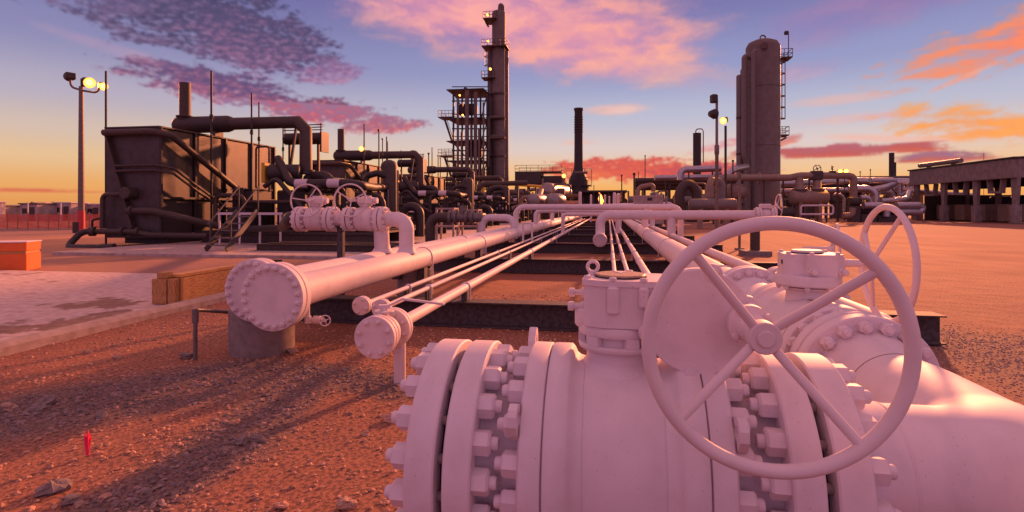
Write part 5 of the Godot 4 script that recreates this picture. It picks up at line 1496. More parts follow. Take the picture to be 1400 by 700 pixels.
func lamps() -> void:
	# tall mast at the left
	var b := on_ground(111, 318)
	var zc := 37.3
	var o := thing("lamp_mast", "tall light mast with three floodlights and a red foot at the left", "lamp post", b)
	var top := at(114, 118, zc)
	part(o, "mast", Geo.new().lathe([[0.0, 0.19], [2.6, 0.18], [top.y, 0.13]], Vector3(b.x, 0, b.z), Vector3.UP, 20, 0.1), M.steel)
	part(o, "red_foot", Geo.new().lathe([[0.0, 0.215], [1.45, 0.215], [1.46, 0.15]], Vector3(b.x, 0, b.z), Vector3.UP, 20), M.red)
	part(o, "junction_box", Geo.new().box(at(106, 311, zc), Vector3(0.5, 0.75, 0.35), Basis(), 0.04), M.dark)
	part(o, "cross_arm", Geo.new().tube(bent([at(96, 108, zc), at(97, 119, zc), at(114, 124, zc), at(133, 127, zc), at(137, 117, zc)], 0.35, 5), 0.07, 10), M.steel)
	part(o, "collar", Geo.new().cyl(top, top + Vector3.UP * 0.5, 0.16, 14), M.dark)
	var toward := (Vector3(0, 0, 0) - b).normalized()
	lamp_head(o, at(96, 104, zc), Vector3(-1, -0.1, -0.4), false, 0.7)
	lamp_head(o, at(121, 112, zc), (toward * 0.8 + Vector3(0.5, -0.45, 0.1)), true, 0.8, 55.0)
	lamp_head(o, at(140, 117, zc), Vector3(0.85, -0.4, 0.35), true, 0.6, 55.0)
	# post lamp on the right and siren pole
	zc = 51.7
	var f := at(992, 309, zc)
	f.y = 0
	o = thing("lamp_post", "slim lamp post with one lit floodlight left of the big brown tower", "lamp post", f)
	part(o, "post", Geo.new().tube([f, Vector3(f.x, at(992, 172, zc).y, f.z)], 0.11, 12), M.dark)
	lamp_head(o, at(990, 164, zc), Vector3(-0.5, -0.4, 0.9), true, 0.75, 60.0)
	zc = 24.2
	f = at(980, 300, zc)
	f.y = 0
	o = thing("siren_pole", "grey pole with two dark siren boxes crossing in front of the tower", "pole", f)
	part(o, "pole", Geo.new().lathe([[0.0, 0.075], [3.9, 0.075], [3.95, 0.1], [4.3, 0.1], [4.35, 0.06], [at(978, 134, zc).y, 0.055]], f, Vector3.UP, 16, 0.3), M.steel)
	part(o, "siren", Geo.new().box(at(976, 135, zc), Vector3(0.26, 0.36, 0.3), Basis(Vector3.UP, 0.3), 0.04), M.dark)
	part(o, "siren", Geo.new().lathe([[0, 0], [0, 0.2], [0.1, 0.22], [0.32, 0.12], [0.32, 0]], at(979, 156, zc), Vector3(-0.9, 0, 0.4), 20), M.dark)
	f = at(1011, 341, 22.0)
	f.y = 0
	o = thing("marker_pole", "thin grey pole on a foot plate right of the siren pole", "pole", f)
	part(o, "pole", Geo.new().tube([f, f + Vector3.UP * 2.85], 0.05, 10), M.steel)
	part(o, "foot", Geo.new().box(f + Vector3.UP * 0.02, Vector3(0.3, 0.08, 0.3)), M.pedestal)
	part(o, "valve", Geo.new().cyl(f + Vector3.UP * 2.8, f + Vector3.UP * 3.0, 0.09, 12), M.steel)
	# small lamps on equipment: mast, where it stands, size
	for q in [[495, 203, 42.0, 0.45, 25.0, "lit floodlight on a short mast beside the second exhaust stack", 5.3], [1148, 234, 70.0, 0.7, 45.0, "left lamp of the lit pair right of the brown tower", 0.0], [1156, 234, 70.0, 0.7, 45.0, "right lamp of the lit pair right of the brown tower", 0.0], [771, 240, 92.0, 0.8, 60.0, "lit lamp on a pole above the silver drum", 0.0]]:
		var p := at(q[0], q[1], q[2])
		var m := thing("lamp_post", q[5], "lamp post", Vector3(p.x, q[6], p.z))
		part(m, "post", Geo.new().tube([Vector3(p.x, q[6], p.z - 0.3), Vector3(p.x, p.y - 0.1, p.z - 0.3)], 0.05, 8), M.dark)
		lamp_head(m, p, Vector3(-p.x * 0.004, -0.25, 1.0), true, q[3], q[4])
const NTH := ["first", "second", "third", "fourth", "fifth", "sixth", "seventh", "eighth", "ninth", "tenth", "eleventh", "twelfth", "thirteenth", "fourteenth"]

# ---------- towers, racks and buildings at the back
func column(o: Node3D, called: String, px: float, top: float, zc: float, r: float, m: Material, dome := true) -> Vector3:
	var p := at(px, top, zc)
	var y: float = p.y
	var prof := [[0.0, r * 1.06], [y * 0.05, r * 1.06], [y * 0.055, r], [y - r * 0.5, r], [y - r * 0.22, r * 0.86], [y - r * 0.06, r * 0.5], [y, 0.0]] if dome else [[0.0, r], [y, r], [y, r * 0.85], [y - 1.0, r * 0.85]]
	part(o, called, Geo.new().lathe(prof, Vector3(p.x, 0, p.z), Vector3.UP, 40, 0.6), m)
	return Vector3(p.x, y, p.z)
func deck(o: Node3D, called: String, c: Vector3, w: float, l: float, m: Material, rail := 1.1) -> Node3D:   # a platform with a railing
	var d := part(o, called, Geo.new().box(c, Vector3(w, 0.16, l)), m)
	var g := Geo.new()
	for s in [-1.0, 1.0]:
		for h in [rail, rail * 0.5]:
			g.bar(c + Vector3(-w * 0.5, h, s * l * 0.5), c + Vector3(w * 0.5, h, s * l * 0.5), 0.06, 0.06)
			g.bar(c + Vector3(s * w * 0.5, h, -l * 0.5), c + Vector3(s * w * 0.5, h, l * 0.5), 0.06, 0.06)
		for i in 5:
			var x := lerpf(-w * 0.5, w * 0.5, i / 4.0)
			g.box(c + Vector3(x, rail * 0.5, s * l * 0.5), Vector3(0.06, rail, 0.06))
	var rl := part(o, "railing", g, m)
	o.remove_child(rl)
	d.add_child(rl, true)
	return d
func ladder(o: Node3D, foot: Vector3, y1: float, face: Vector3, cage: bool) -> void:
	var t := face.cross(Vector3.UP).normalized()
	var g := Geo.new()
	for s in [-0.28, 0.28]: g.bar(foot + t * s, Vector3(foot.x, y1, foot.z) + t * s, 0.07, 0.07)
	var y := foot.y + 0.4
	while y < y1:
		g.bar(Vector3(foot.x, y, foot.z) - t * 0.28, Vector3(foot.x, y, foot.z) + t * 0.28, 0.04, 0.04); y += 0.45
	var l := part(o, "ladder", g, M.steel)
	if not cage: return
	var c := Geo.new()
	y = foot.y + 2.3
	while y < y1:
		var pts := []
		for i in 9:
			var a := PI * i / 8.0
			pts.append(Vector3(foot.x, y, foot.z) - t * cos(a) * 0.5 + face * sin(a) * 0.85)
		c.tube(pts, 0.07, 4); y += 1.5
	for i in [1, 4, 7]:
		var a: float = PI * i / 8.0
		var e: Vector3 = t * -cos(a) * 0.5 + face * sin(a) * 0.85
		c.bar(foot + Vector3.UP * 2.2 + e, Vector3(foot.x, y1, foot.z) + e, 0.09, 0.09)
	var k := part(o, "cage", c, M.steel)
	o.remove_child(k)
	l.add_child(k, true)

func big_tower() -> void:
	var zc := 75.0
	var f := at(1043, 300, zc)
	var o := thing("process_tower", "massive brown process tower with a caged ladder, right of the middle", "tower", Vector3(f.x, 0, f.z))
	var t := column(o, "shell", 1043, 54, zc, 2.14, M.tower)
	part(o, "lifting_eye", Geo.new().torus(t + Vector3.UP * 0.2, Vector3(0.2, 0, 1), 0.35, 0.1, 20, 8), M.tower)
	part(o, "davit", Geo.new().tube(bent([at(1060, 75, zc), at(1078, 75, zc), at(1078, 42, zc), at(1074, 43, zc)], 0.3, 4), 0.06, 8), M.dark)
	part(o, "davit_head", Geo.new().box(at(1075, 45, zc), Vector3(0.5, 0.5, 0.4), Basis(), 0.08), M.dark)
	for q in [[1069, 81, 2.0], [1066, 186, 1.7]]:
		var c := at(q[0], q[1], zc)
		deck(o, "platform", c, q[2], 2.2, M.dark2)
	part(o, "bracket", Geo.new().bar(at(1060, 196, zc), at(1075, 188, zc), 0.2, 0.2), M.dark2)
	part(o, "bracket", Geo.new().bar(at(1060, 92, zc), at(1075, 83, zc), 0.2, 0.2), M.dark2)
	var lf := at(1064, 186, zc)
	ladder(o, lf, at(1064, 78, zc).y, Vector3.RIGHT, true)
	part(o, "nozzle", Geo.new().cyl(at(1045, 62, zc - 2.4), at(1045, 62, zc - 1.7), 0.45, 20, 0.05), M.tower)
	part(o, "seam_ring", Geo.new().torus(at(1043, 200, zc), Vector3.UP, 2.12, 0.06, 40, 6), M.tower)
	part(o, "seam_ring", Geo.new().torus(at(1043, 120, zc), Vector3.UP, 2.12, 0.06, 40, 6), M.tower)
	# pipes hung on it
	var dp := thing("downcomer_pipe", "pale brown pipe looping from the tower top down its left side", "pipe", Vector3(at(1019, 300, zc).x, 0, at(1019, 300, zc).z))
	part(dp, "pipe", Geo.new().tube(bent([at(1027, 78, zc - 1.0), at(1018, 76, zc - 1.0), at(1018, 212, zc - 1.0), at(1023, 228, zc - 1.0), at(1023, 300, zc - 1.0)], 1.0, 8), 0.38, 16), M.steel)
	var dq := thing("downcomer_pipe", "slim pipe running down the front of the brown tower", "pipe", Vector3(at(1030, 300, zc).x, 0, at(1030, 300, zc).z))
	part(dq, "pipe", Geo.new().tube(bent([at(1033, 69, zc - 2.4), at(1029.5, 72, zc - 2.5), at(1029.5, 240, zc - 2.5), at(1036, 244, zc - 3.0), at(1060, 244, zc - 3.0)], 0.7, 6), 0.24, 14), M.steel)
	for q in [[1012, 102, 0.52, "thin pale column left of the brown tower"], [1021, 92, 0.85, "middle grey column standing behind the pipe loop left of the brown tower"]]:
		var b := at(q[0], 300, zc + 3.0)
		var c := thing("process_column", q[3], "column", Vector3(b.x, 0, b.z))
		column(c, "shell", q[0], q[1], zc + 3.0, q[2], M.steel)
		for y in [9.0, 14.0]: part(c, "band", Geo.new().cyl(Vector3(b.x, y, b.z), Vector3(b.x, y + 0.25, b.z), q[2] * 1.05, 20), M.dark2)

func mid_tower() -> void:
	var zc := 95.0
	var k := zc / FOCAL
	var f := at(681, 300, zc)
	var o := thing("distillation_column", "tallest slender column with two railed platforms near its top", "tower", Vector3(f.x, 0, f.z))
	column(o, "shell", 682, 14, zc, 1.15, M.tower)
	part(o, "top_pipe", Geo.new().tube(bent([at(683, 16, zc), at(684, 6, zc), at(687, 9, zc), at(689, 80, zc + 0.6)], 0.5, 5), 0.35, 12), M.tower)
	for q in [[671, 72, 0.55], [677, 76, 0.5], [691, 70, 0.55]]:
		var p := at(q[0], q[1], zc + 0.5)
		part(o, "side_pipe", Geo.new().tube([Vector3(p.x, 0, p.z), p], q[2], 14), M.tower)
	part(o, "side_pipe", Geo.new().tube(bent([at(686, 76, zc), at(693, 79, zc), at(692, 90, zc), at(690, 96, zc)], 0.5, 5), 0.4, 10), M.tower)
	for q in [[678, 66, 4.2], [672, 29, 2.2]]:
		deck(o, "platform", at(q[0], q[1], zc), q[2], 3.4, M.dark2)
		part(o, "bracket", Geo.new().bar(at(q[0] - 4, q[1] + 8, zc), at(q[0] - 8, q[1] + 1, zc), 0.25, 0.25), M.dark2)
	deck(o, "platform", at(669, 108, zc), 2.2, 2.4, M.dark2)
	ladder(o, at(669, 108, zc), at(669, 70, zc).y, Vector3.LEFT, true)
	for y in [130, 165, 190, 215]: part(o, "band", Geo.new().cyl(at(681, y, zc), at(681, y - 2, zc), 1.35, 28), M.dark2)
	for q in [[667, 20], [668, 56], [671, 94]]: lamp_head(o, at(q[0], q[1], zc - 1.0), Vector3(-0.4, -0.5, 1), true, 0.55, 25.0)
	for q in [[656, 186], [684, 188], [662, 160]]:
		part(o, "branch_pipe", Geo.new().tube(bent([at(690, q[1], zc - 1.5), at(668, q[1], zc - 1.5), at(667, q[1] + 40, zc - 1.5)], 0.5, 4), 0.25, 10), M.tower)
	# the steel structure beside it
	var s := thing("steel_structure", "dark open steel structure with floors and stairs left of the tallest column", "structure", Vector3(at(640, 300, zc).x, 0, at(640, 300, zc).z))
	var floors := [128, 166, 196, 222, 246]
	for d in [zc - 3.5, zc, zc + 3.5]:
		for x in [620, 632, 645, 657, 666]:
			var p := at(x, 128, d)
			part(s, "post", Geo.new().box(Vector3(p.x, p.y * 0.5, p.z), Vector3(0.26, p.y, 0.26)), M.dark)
	for y in floors:
		var c := at(643, y, zc)
		part(s, "floor", Geo.new().box(c, Vector3(6.2, 0.14, 7.4)), M.dark)
		part(s, "girder", Geo.new().bar(at(618, y + 10, zc - 3.6), at(668, y + 10, zc - 3.6), 0.16, 0.2), M.dark)
		for d in [zc - 3.7, zc + 3.7]:
			for h in [0.6, 1.15]: part(s, "rail", Geo.new().bar(at(618, y, d) + Vector3.UP * h, at(668, y, d) + Vector3.UP * h, 0.07, 0.07), M.dark)
	for i in 4:
		var ya: float = floors[i]
		var yb: float = floors[i + 1]
		part(s, "brace", Geo.new().bar(at(620 + 12 * (i % 2), ya, zc - 3.5), at(632 + 12 * ((i + 1) % 2), yb, zc - 3.5), 0.16, 0.16), M.dark)
		part(s, "brace", Geo.new().bar(at(657, yb, zc - 3.5), at(666, ya, zc - 3.5), 0.16, 0.16), M.dark)
	for q in [[616, 160, 0], [616, 212, 1]]:
		deck(s, "side_platform", at(612, q[1] + 2, zc), 2.4, 3.0, M.dark)
		part(s, "stair_flight", Geo.new().bar(at(608, q[1] + 3, zc - 1), at(619, q[1] + 36, zc - 1), 0.9, 0.3), M.dark)
		part(s, "stair_rail", Geo.new().bar(at(608, q[1] - 6, zc - 1), at(619, q[1] + 28, zc - 1), 0.08, 0.08), M.dark)
	for q in [[626, 134, 0.2], [638.5, 124, 0.34], [650, 126, 0.3], [661, 140, 0.16], [644, 170, 0.16], [655, 176, 0.2], [631, 180, 0.16]]:
		var p := at(q[0], q[1], zc - 4.4)
		part(s, "riser", Geo.new().tube([Vector3(p.x, 0, p.z), p], q[2], 12), M.tower)
	for q in [[640, 150, 1.0, 3.0], [648, 206, 1.2, 2.6], [630, 236, 1.0, 2.4], [655, 240, 1.0, 2.0]]:
		var p := at(q[0], q[1], zc)
		part(s, "exchanger", Geo.new().cyl(p - Vector3.RIGHT * q[3] * 0.5, p + Vector3.RIGHT * q[3] * 0.5, q[2], 18, 0.15), M.dark2)
	part(s, "floodlight", Geo.new().box(at(637, 122, zc - 3.6), Vector3(0.7, 0.5, 0.5), Basis(Vector3.FORWARD, 0.5), 0.08), M.dark)
	for q in [[629, 130], [633, 157], [655, 243]]: lamp_head(s, at(q[0], q[1], zc - 4.9), Vector3(-0.3, -0.6, 1), true, 0.4, 22.0)

func stacks_and_sheds() -> void:
	var zc := 110.0
	var f := at(791, 297, zc)
	var o := thing("flue_stack", "black flue stack on a tapered furnace in the middle distance", "stack", Vector3(f.x, 0, f.z))
	var y := func(py): return at(791, py, zc).y
	part(o, "stack", Geo.new().lathe([[y.call(238), 1.05], [y.call(226), 0.86], [y.call(200), 0.82], [y.call(152), 0.78], [y.call(151), 0.9], [y.call(148), 0.9], [y.call(148), 0.6]], Vector3(f.x, 0, f.z), Vector3.UP, 24), M.stack)
	for i in 7: part(o, "band", Geo.new().torus(Vector3(f.x, y.call(160 + i * 3.4), f.z), Vector3.UP, 0.82, 0.09, 20, 5), M.stack)
	part(o, "furnace", Geo.new().lathe([[0, 2.0], [y.call(262), 2.0], [y.call(246), 1.9], [y.call(232), 0.95]], Vector3(f.x, 0, f.z), Vector3.UP, 8, 0.99), M.stack)
	deck(o, "platform", at(791, 254, zc), 5.0, 4.0, M.stack, 3.2)
	part(o, "pipe", Geo.new().tube([at(786, 236, zc - 2), at(803, 236, zc - 2)], 0.25, 8), M.steel)
	# platform block with the drum
	zc = 96.0
	var s := thing("pipe_structure", "low railed steel structure left of the black flue stack", "structure", at(732, 297, zc) * Vector3(1, 0, 1))
	for x in [707, 722, 742, 760, 774]:
		for d in [zc - 2.5, zc + 2.5]:
			var p := at(x, 250, d)
			part(s, "post", Geo.new().box(Vector3(p.x, p.y * 0.5, p.z), Vector3(0.3, p.y, 0.3)), M.dark)
	part(s, "housing", Geo.new().box(at(724, 244, zc), Vector3(4.4, 2.2, 4.2), Basis(), 0.1), M.dark2)
	part(s, "housing", Geo.new().box(at(758, 247, zc), Vector3(4.0, 1.4, 4.2), Basis(), 0.1), M.dark2)
	deck(s, "roof_platform", at(738, 236, zc), 7.8, 4.6, M.dark)
	part(s, "floor", Geo.new().box(at(738, 266, zc), Vector3(8.4, 0.25, 5.2)), M.dark)
	part(s, "pipe", Geo.new().tube(bent([at(712, 262, zc - 3), at(735, 258, zc - 3), at(735, 275, zc - 3), at(775, 275, zc - 3)], 0.5, 4), 0.3, 10), M.tan)
	for q in [[708, 270, 5.0], [742, 262, 3.2], [770, 258, 2.6]]: part(s, "riser", Geo.new().tube([at(q[0], 284, zc - 3), at(q[0], q[1] - 18, zc - 3)], 0.22, 8), M.tan)
	zc = 84.0
	var a := at(745, 261, zc)
	var b := at(772, 264, zc + 9)
	var dr := thing("surge_drum", "shiny silver horizontal drum pointing at the lens left of the flue stack", "drum", Vector3(a.x, 0, a.z))
	var len_ := a.distance_to(b)
	part(dr, "shell", Geo.new().lathe([[0, 0], [0.05, 0.5], [0.25, 0.95], [0.6, 1.22], [1.0, 1.3], [len_, 1.3], [len_, 0]], a, b - a, 36, 0.3), M.drum)
	for t in [0.2, 0.85]:
		var p := a.lerp(b, t)
		part(dr, "saddle", Geo.new().box(Vector3(p.x, (p.y - 0.6) * 0.5, p.z), Vector3(2.0, p.y - 0.6, 0.5)), M.dark2)
	var dn := [[728, 274, 60.0, 0.75, "left round silver vessel end just above the white pipes"], [754, 274, 60.0, 0.8, "right round silver vessel end just above the white pipes"]]
	for q in dn:
		var p := at(q[0], q[1], q[2])
		var v := thing("vessel", q[4], "vessel", Vector3(p.x, 0, p.z))
		part(v, "shell", Geo.new().lathe([[0, 0], [0.03, 0.4], [0.15, 0.66], [0.35, q[3]], [3.0, q[3]], [3.0, 0]], p, Vector3(0.2, 0, -1), 32, 0.3), M.drum)
		part(v, "saddle", Geo.new().box(Vector3(p.x + 0.2, (p.y - 0.4) * 0.5, p.z - 1.2), Vector3(0.9, p.y - 0.4, 0.5)), M.dark2)
	# dark shed with an overhanging roof and the flame before it
	zc = 90.0
	var c := at(822, 275, zc)
	var sh := thing("equipment_shed", "low dark shed with a flat overhanging roof behind the flame", "shed", Vector3(c.x, 0, c.z))
	var hgt := at(822, 262, zc).y
	part(sh, "wall", Geo.new().box(Vector3(c.x, hgt * 0.5 - 0.15, c.z - 3), Vector3(7.2, hgt - 0.3, 5.0)), M.dark2)
	part(sh, "roof", Geo.new().box(Vector3(c.x, hgt, c.z - 2.2), Vector3(8.0, 0.34, 7.6), Basis(), 0.05), M.dark)
	for x in [-3.6, -1.2, 1.2, 3.6]: part(sh, "post", Geo.new().box(Vector3(c.x + x, hgt * 0.5 - 0.1, c.z + 1.3), Vector3(0.2, hgt - 0.2, 0.2)), M.dark)
	var p := at(822, 279, 78.0)
	var fl := thing("flare_burner", "small burner with a bright orange flame in front of the dark shed", "burner", Vector3(p.x, 0, p.z))
	part(fl, "burner", Geo.new().cyl(Vector3(p.x, 0, p.z), p, 0.16, 12), M.dark)
	part(fl, "flame", Geo.new().tube([p, p + Vector3(0.02, 0.35, 0), p + Vector3(-0.14, 0.8, 0), p + Vector3(-0.12, 1.2, 0), p + Vector3(-0.3, 1.6, 0)], [0.16, 0.36, 0.3, 0.2, 0.01], 10), M.flame)
	var l := OmniLight3D.new()
	l.name = "flame_light"
	l.light_color = Color(1, 0.5, 0.16)
	l.light_energy = 12.0
	l.light_size = 0.4
	l.omni_range = 60.0
	l.omni_attenuation = 2.0
	l.shadow_enabled = true
	l.position = Vector3(0, p.y + 0.8, 0.6)
	fl.add_child(l)
	# other chimneys
	zc = 95.0
	for q in [[953, 182, 0.66, "dark round chimney with a looped vent left of the siren pole"], [1219, 209, 0.4, "thin dark chimney with a ladder left of the concrete cooler building"]]:
		var e := at(q[0], q[1], zc)
		var t := thing("chimney", q[3], "chimney", Vector3(e.x, 0, e.z))
		part(t, "shaft", Geo.new().lathe([[0, q[2]], [e.y, q[2]], [e.y, 0]], Vector3(e.x, 0, e.z), Vector3.UP, 24), M.stack)
		if q[2] > 0.5: part(t, "vent_loop", Geo.new().tube(bent([e - Vector3(0.2, 0.3, 0), e + Vector3(-0.2, 0.7, 0), e + Vector3(q[2] + 0.35, 0.7, 0), e + Vector3(q[2] + 0.35, -5.0, 0)], 0.4, 5), 0.09, 8), M.steel)
		if q[2] < 0.5: part(t, "flue", Geo.new().tube([Vector3(e.x + 0.5, 0, e.z), Vector3(e.x + 0.5, e.y - 1.6, e.z)], 0.2, 10), M.stack)
		if q[2] < 0.5: ladder(t, Vector3(e.x - 0.9, 0.5, e.z + 0.2), e.y - 4.0, Vector3.LEFT, false)

func air_cooler() -> void:       # the concrete cooler building at the right
	var X0 := 41.0
	var o := thing("cooler_building", "grey concrete cooler building on tapered piers at the right edge", "building", Vector3(X0, 0, -66))
	var y1 := 6.75
	var y0 := 4.75
	part(o, "parapet", Geo.new().box(Vector3(X0 + 0.2, (y0 + y1) * 0.5, -75.9), Vector3(0.4, y1 - y0, 20.4), Basis(), 0.05), M.cooler)
	part(o, "parapet", Geo.new().box(Vector3(X0 + 7.5, (y0 + y1) * 0.5 + 0.02, -65.9), Vector3(14.2, y1 - y0, 0.4), Basis(), 0.05), M.cooler)
	part(o, "coping", Geo.new().box(Vector3(X0 + 0.2, y1 + 0.1, -75.9), Vector3(0.7, 0.16, 20.9), Basis(), 0.03), M.dark2)
	part(o, "coping", Geo.new().box(Vector3(X0 + 7.6, y1 + 0.12, -65.85), Vector3(14.1, 0.16, 0.7), Basis(), 0.03), M.dark2)
	part(o, "deck_slab", Geo.new().box(Vector3(X0 + 7.5, y0 + 0.5, -76), Vector3(14.0, 0.5, 19.6)), M.cooler)
	for i in 4:
		var d := 66.2 + 6.3 * i
		for x in [X0 + 0.5, X0 + 6.5, X0 + 12.5]:
			part(o, "pier_base", Geo.new().box(Vector3(x, 0.95, -d), Vector3(0.72, 1.9, 0.78), Basis(), 0.04), M.cooler)
			var g := Geo.new()
			var poly := PackedVector2Array([Vector2(-0.26, 1.9), Vector2(0.26, 1.9), Vector2(0.52, y0 + 0.24), Vector2(-0.52, y0 + 0.24)])
			g.plate(poly, Vector3(x, 0, -d), Vector3.BACK, Vector3.UP, 0.34)
			part(o, "pier", g, M.cooler)
		if i < 3:
			var h := Geo.new()
			for s in [-1.0, 1.0]: h.bar(Vector3(X0 + 0.6, y0, -d - 3.1 + s * 1.15), Vector3(X0 + 0.6, y0 - 1.3, -d - 3.1 + s * 0.9), 0.5, 0.22)
			h.box(Vector3(X0 + 0.6, y0 - 1.4, -d - 3.1), Vector3(0.5, 0.24, 2.05))
			part(o, "hanging_frame", h, M.cooler)
	part(o, "added_back_wall", Geo.new().box(Vector3(X0 + 13.6, 1.7, -76), Vector3(0.3, 3.4, 19.0)), M.dark2)  # dark wall added under the deck to shut out the bright sky
	part(o, "added_back_wall", Geo.new().box(Vector3(X0 + 7.5, 1.7, -85.3), Vector3(11.9, 3.4, 0.3)), M.dark2)
	for i in 5:
		part(o, "machine", Geo.new().box(Vector3(X0 + 3.5, 1.1, -67.5 - 4.0 * i), Vector3(2.0, 2.0, 1.8), Basis(), 0.1), M.tan)
		part(o, "machine", Geo.new().cyl(Vector3(X0 + 8.5, 2.4, -67.5 - 4.0 * i), Vector3(X0 + 11.5, 2.4, -67.5 - 4.0 * i), 0.8, 18, 0.1), M.dark)
		part(o, "fan_ring", Geo.new().lathe([[0, 1.7], [0.9, 1.5]], Vector3(X0 + 4.5, y0 - 0.66, -67.8 - 4.0 * i), Vector3.UP, 24), M.dark)
	var r := thing("roof_pipe", "long silver pipe lying on the roof of the concrete cooler building", "pipe", Vector3(X0 + 1.5, y1, -80))
	part(r, "pipe", Geo.new().tube([Vector3(X0 + 1.4, y1 + 0.75, -86.2), Vector3(X0 + 1.4, y1 + 0.7, -77.0)], 0.3, 18), M.steel)
	for d in [84.0, 78.5]: part(r, "saddle", Geo.new().box(Vector3(X0 + 1.4, y1 + 0.02, -d), Vector3(0.5, 0.9, 0.25)), M.dark2)

func ordinal(k: int) -> String:
	if k < 14: return NTH[k]
	var tens := ["", "", "twenty", "thirty", "forty", "fifty", "sixty"]
	var teens := ["fifteenth", "sixteenth", "seventeenth", "eighteenth", "nineteenth"]
	if k < 19: return teens[k - 14]
	var n := k + 1
	if n % 10 == 0: return ["", "", "twentieth", "thirtieth", "fortieth", "fiftieth", "sixtieth"][n / 10]
	return tens[n / 10] + "-" + NTH[n % 10 - 1]
func far_pipe(called: String, label: String, pts: Array, r: float, m: Material, ends := false) -> Node3D:
	var w := []
	for q in pts: w.append(at(q[0], q[1], q[2]))
	var o := thing(called, label, "pipe", Vector3(w[0].x, 0, w[0].z))
	part(o, "pipe", Geo.new().tube(bent(w, r * 2.6, 6), r, 14), m)
	if ends:
		for k in [0, -1]:
			var dir: Vector3 = (w[1] - w[0]).normalized() if k == 0 else (w[-2] - w[-1]).normalized()
			part(o, "flange", Geo.new().cyl(w[k], w[k] + dir * 0.2, r * 1.6, 18), m)
	# legs down to the ground where it runs level and high
	for i in w.size() - 1:
		if absf(w[i].y - w[i + 1].y) < 0.4 and w[i].y > 1.0 and w[i].distance_to(w[i + 1]) > 3.0:
			for t in [0.2, 0.8]:
				var p: Vector3 = w[i].lerp(w[i + 1], t)
				part(o, "support", Geo.new().box(Vector3(p.x, p.y * 0.5 - r * 0.4, p.z - r * 0.3), Vector3(0.16, p.y - r * 0.8, 0.16)), M.dark2)
	return o
func vessel(label: String, a: Vector3, b: Vector3, r: float, m: Material) -> Node3D:
	var o := thing("vessel", label, "vessel", Vector3((a.x + b.x) * 0.5, 0, (a.z + b.z) * 0.5))
	var l := a.distance_to(b)
	part(o, "shell", Geo.new().lathe([[-r * 0.42, 0], [-r * 0.38, r * 0.4], [-r * 0.22, r * 0.78], [0, r], [l, r], [l + r * 0.22, r * 0.78], [l + r * 0.38, r * 0.4], [l + r * 0.42, 0]], a, b - a, 32, 0.3), m)
	for t in [0.2, 0.8]:
		var p := a.lerp(b, t)
		var h := p.y - r * 0.6
		part(o, "saddle", Geo.new().box(Vector3(p.x, h * 0.5, p.z), Vector3(0.35, h, r * 1.5)), M.tan)
	return o
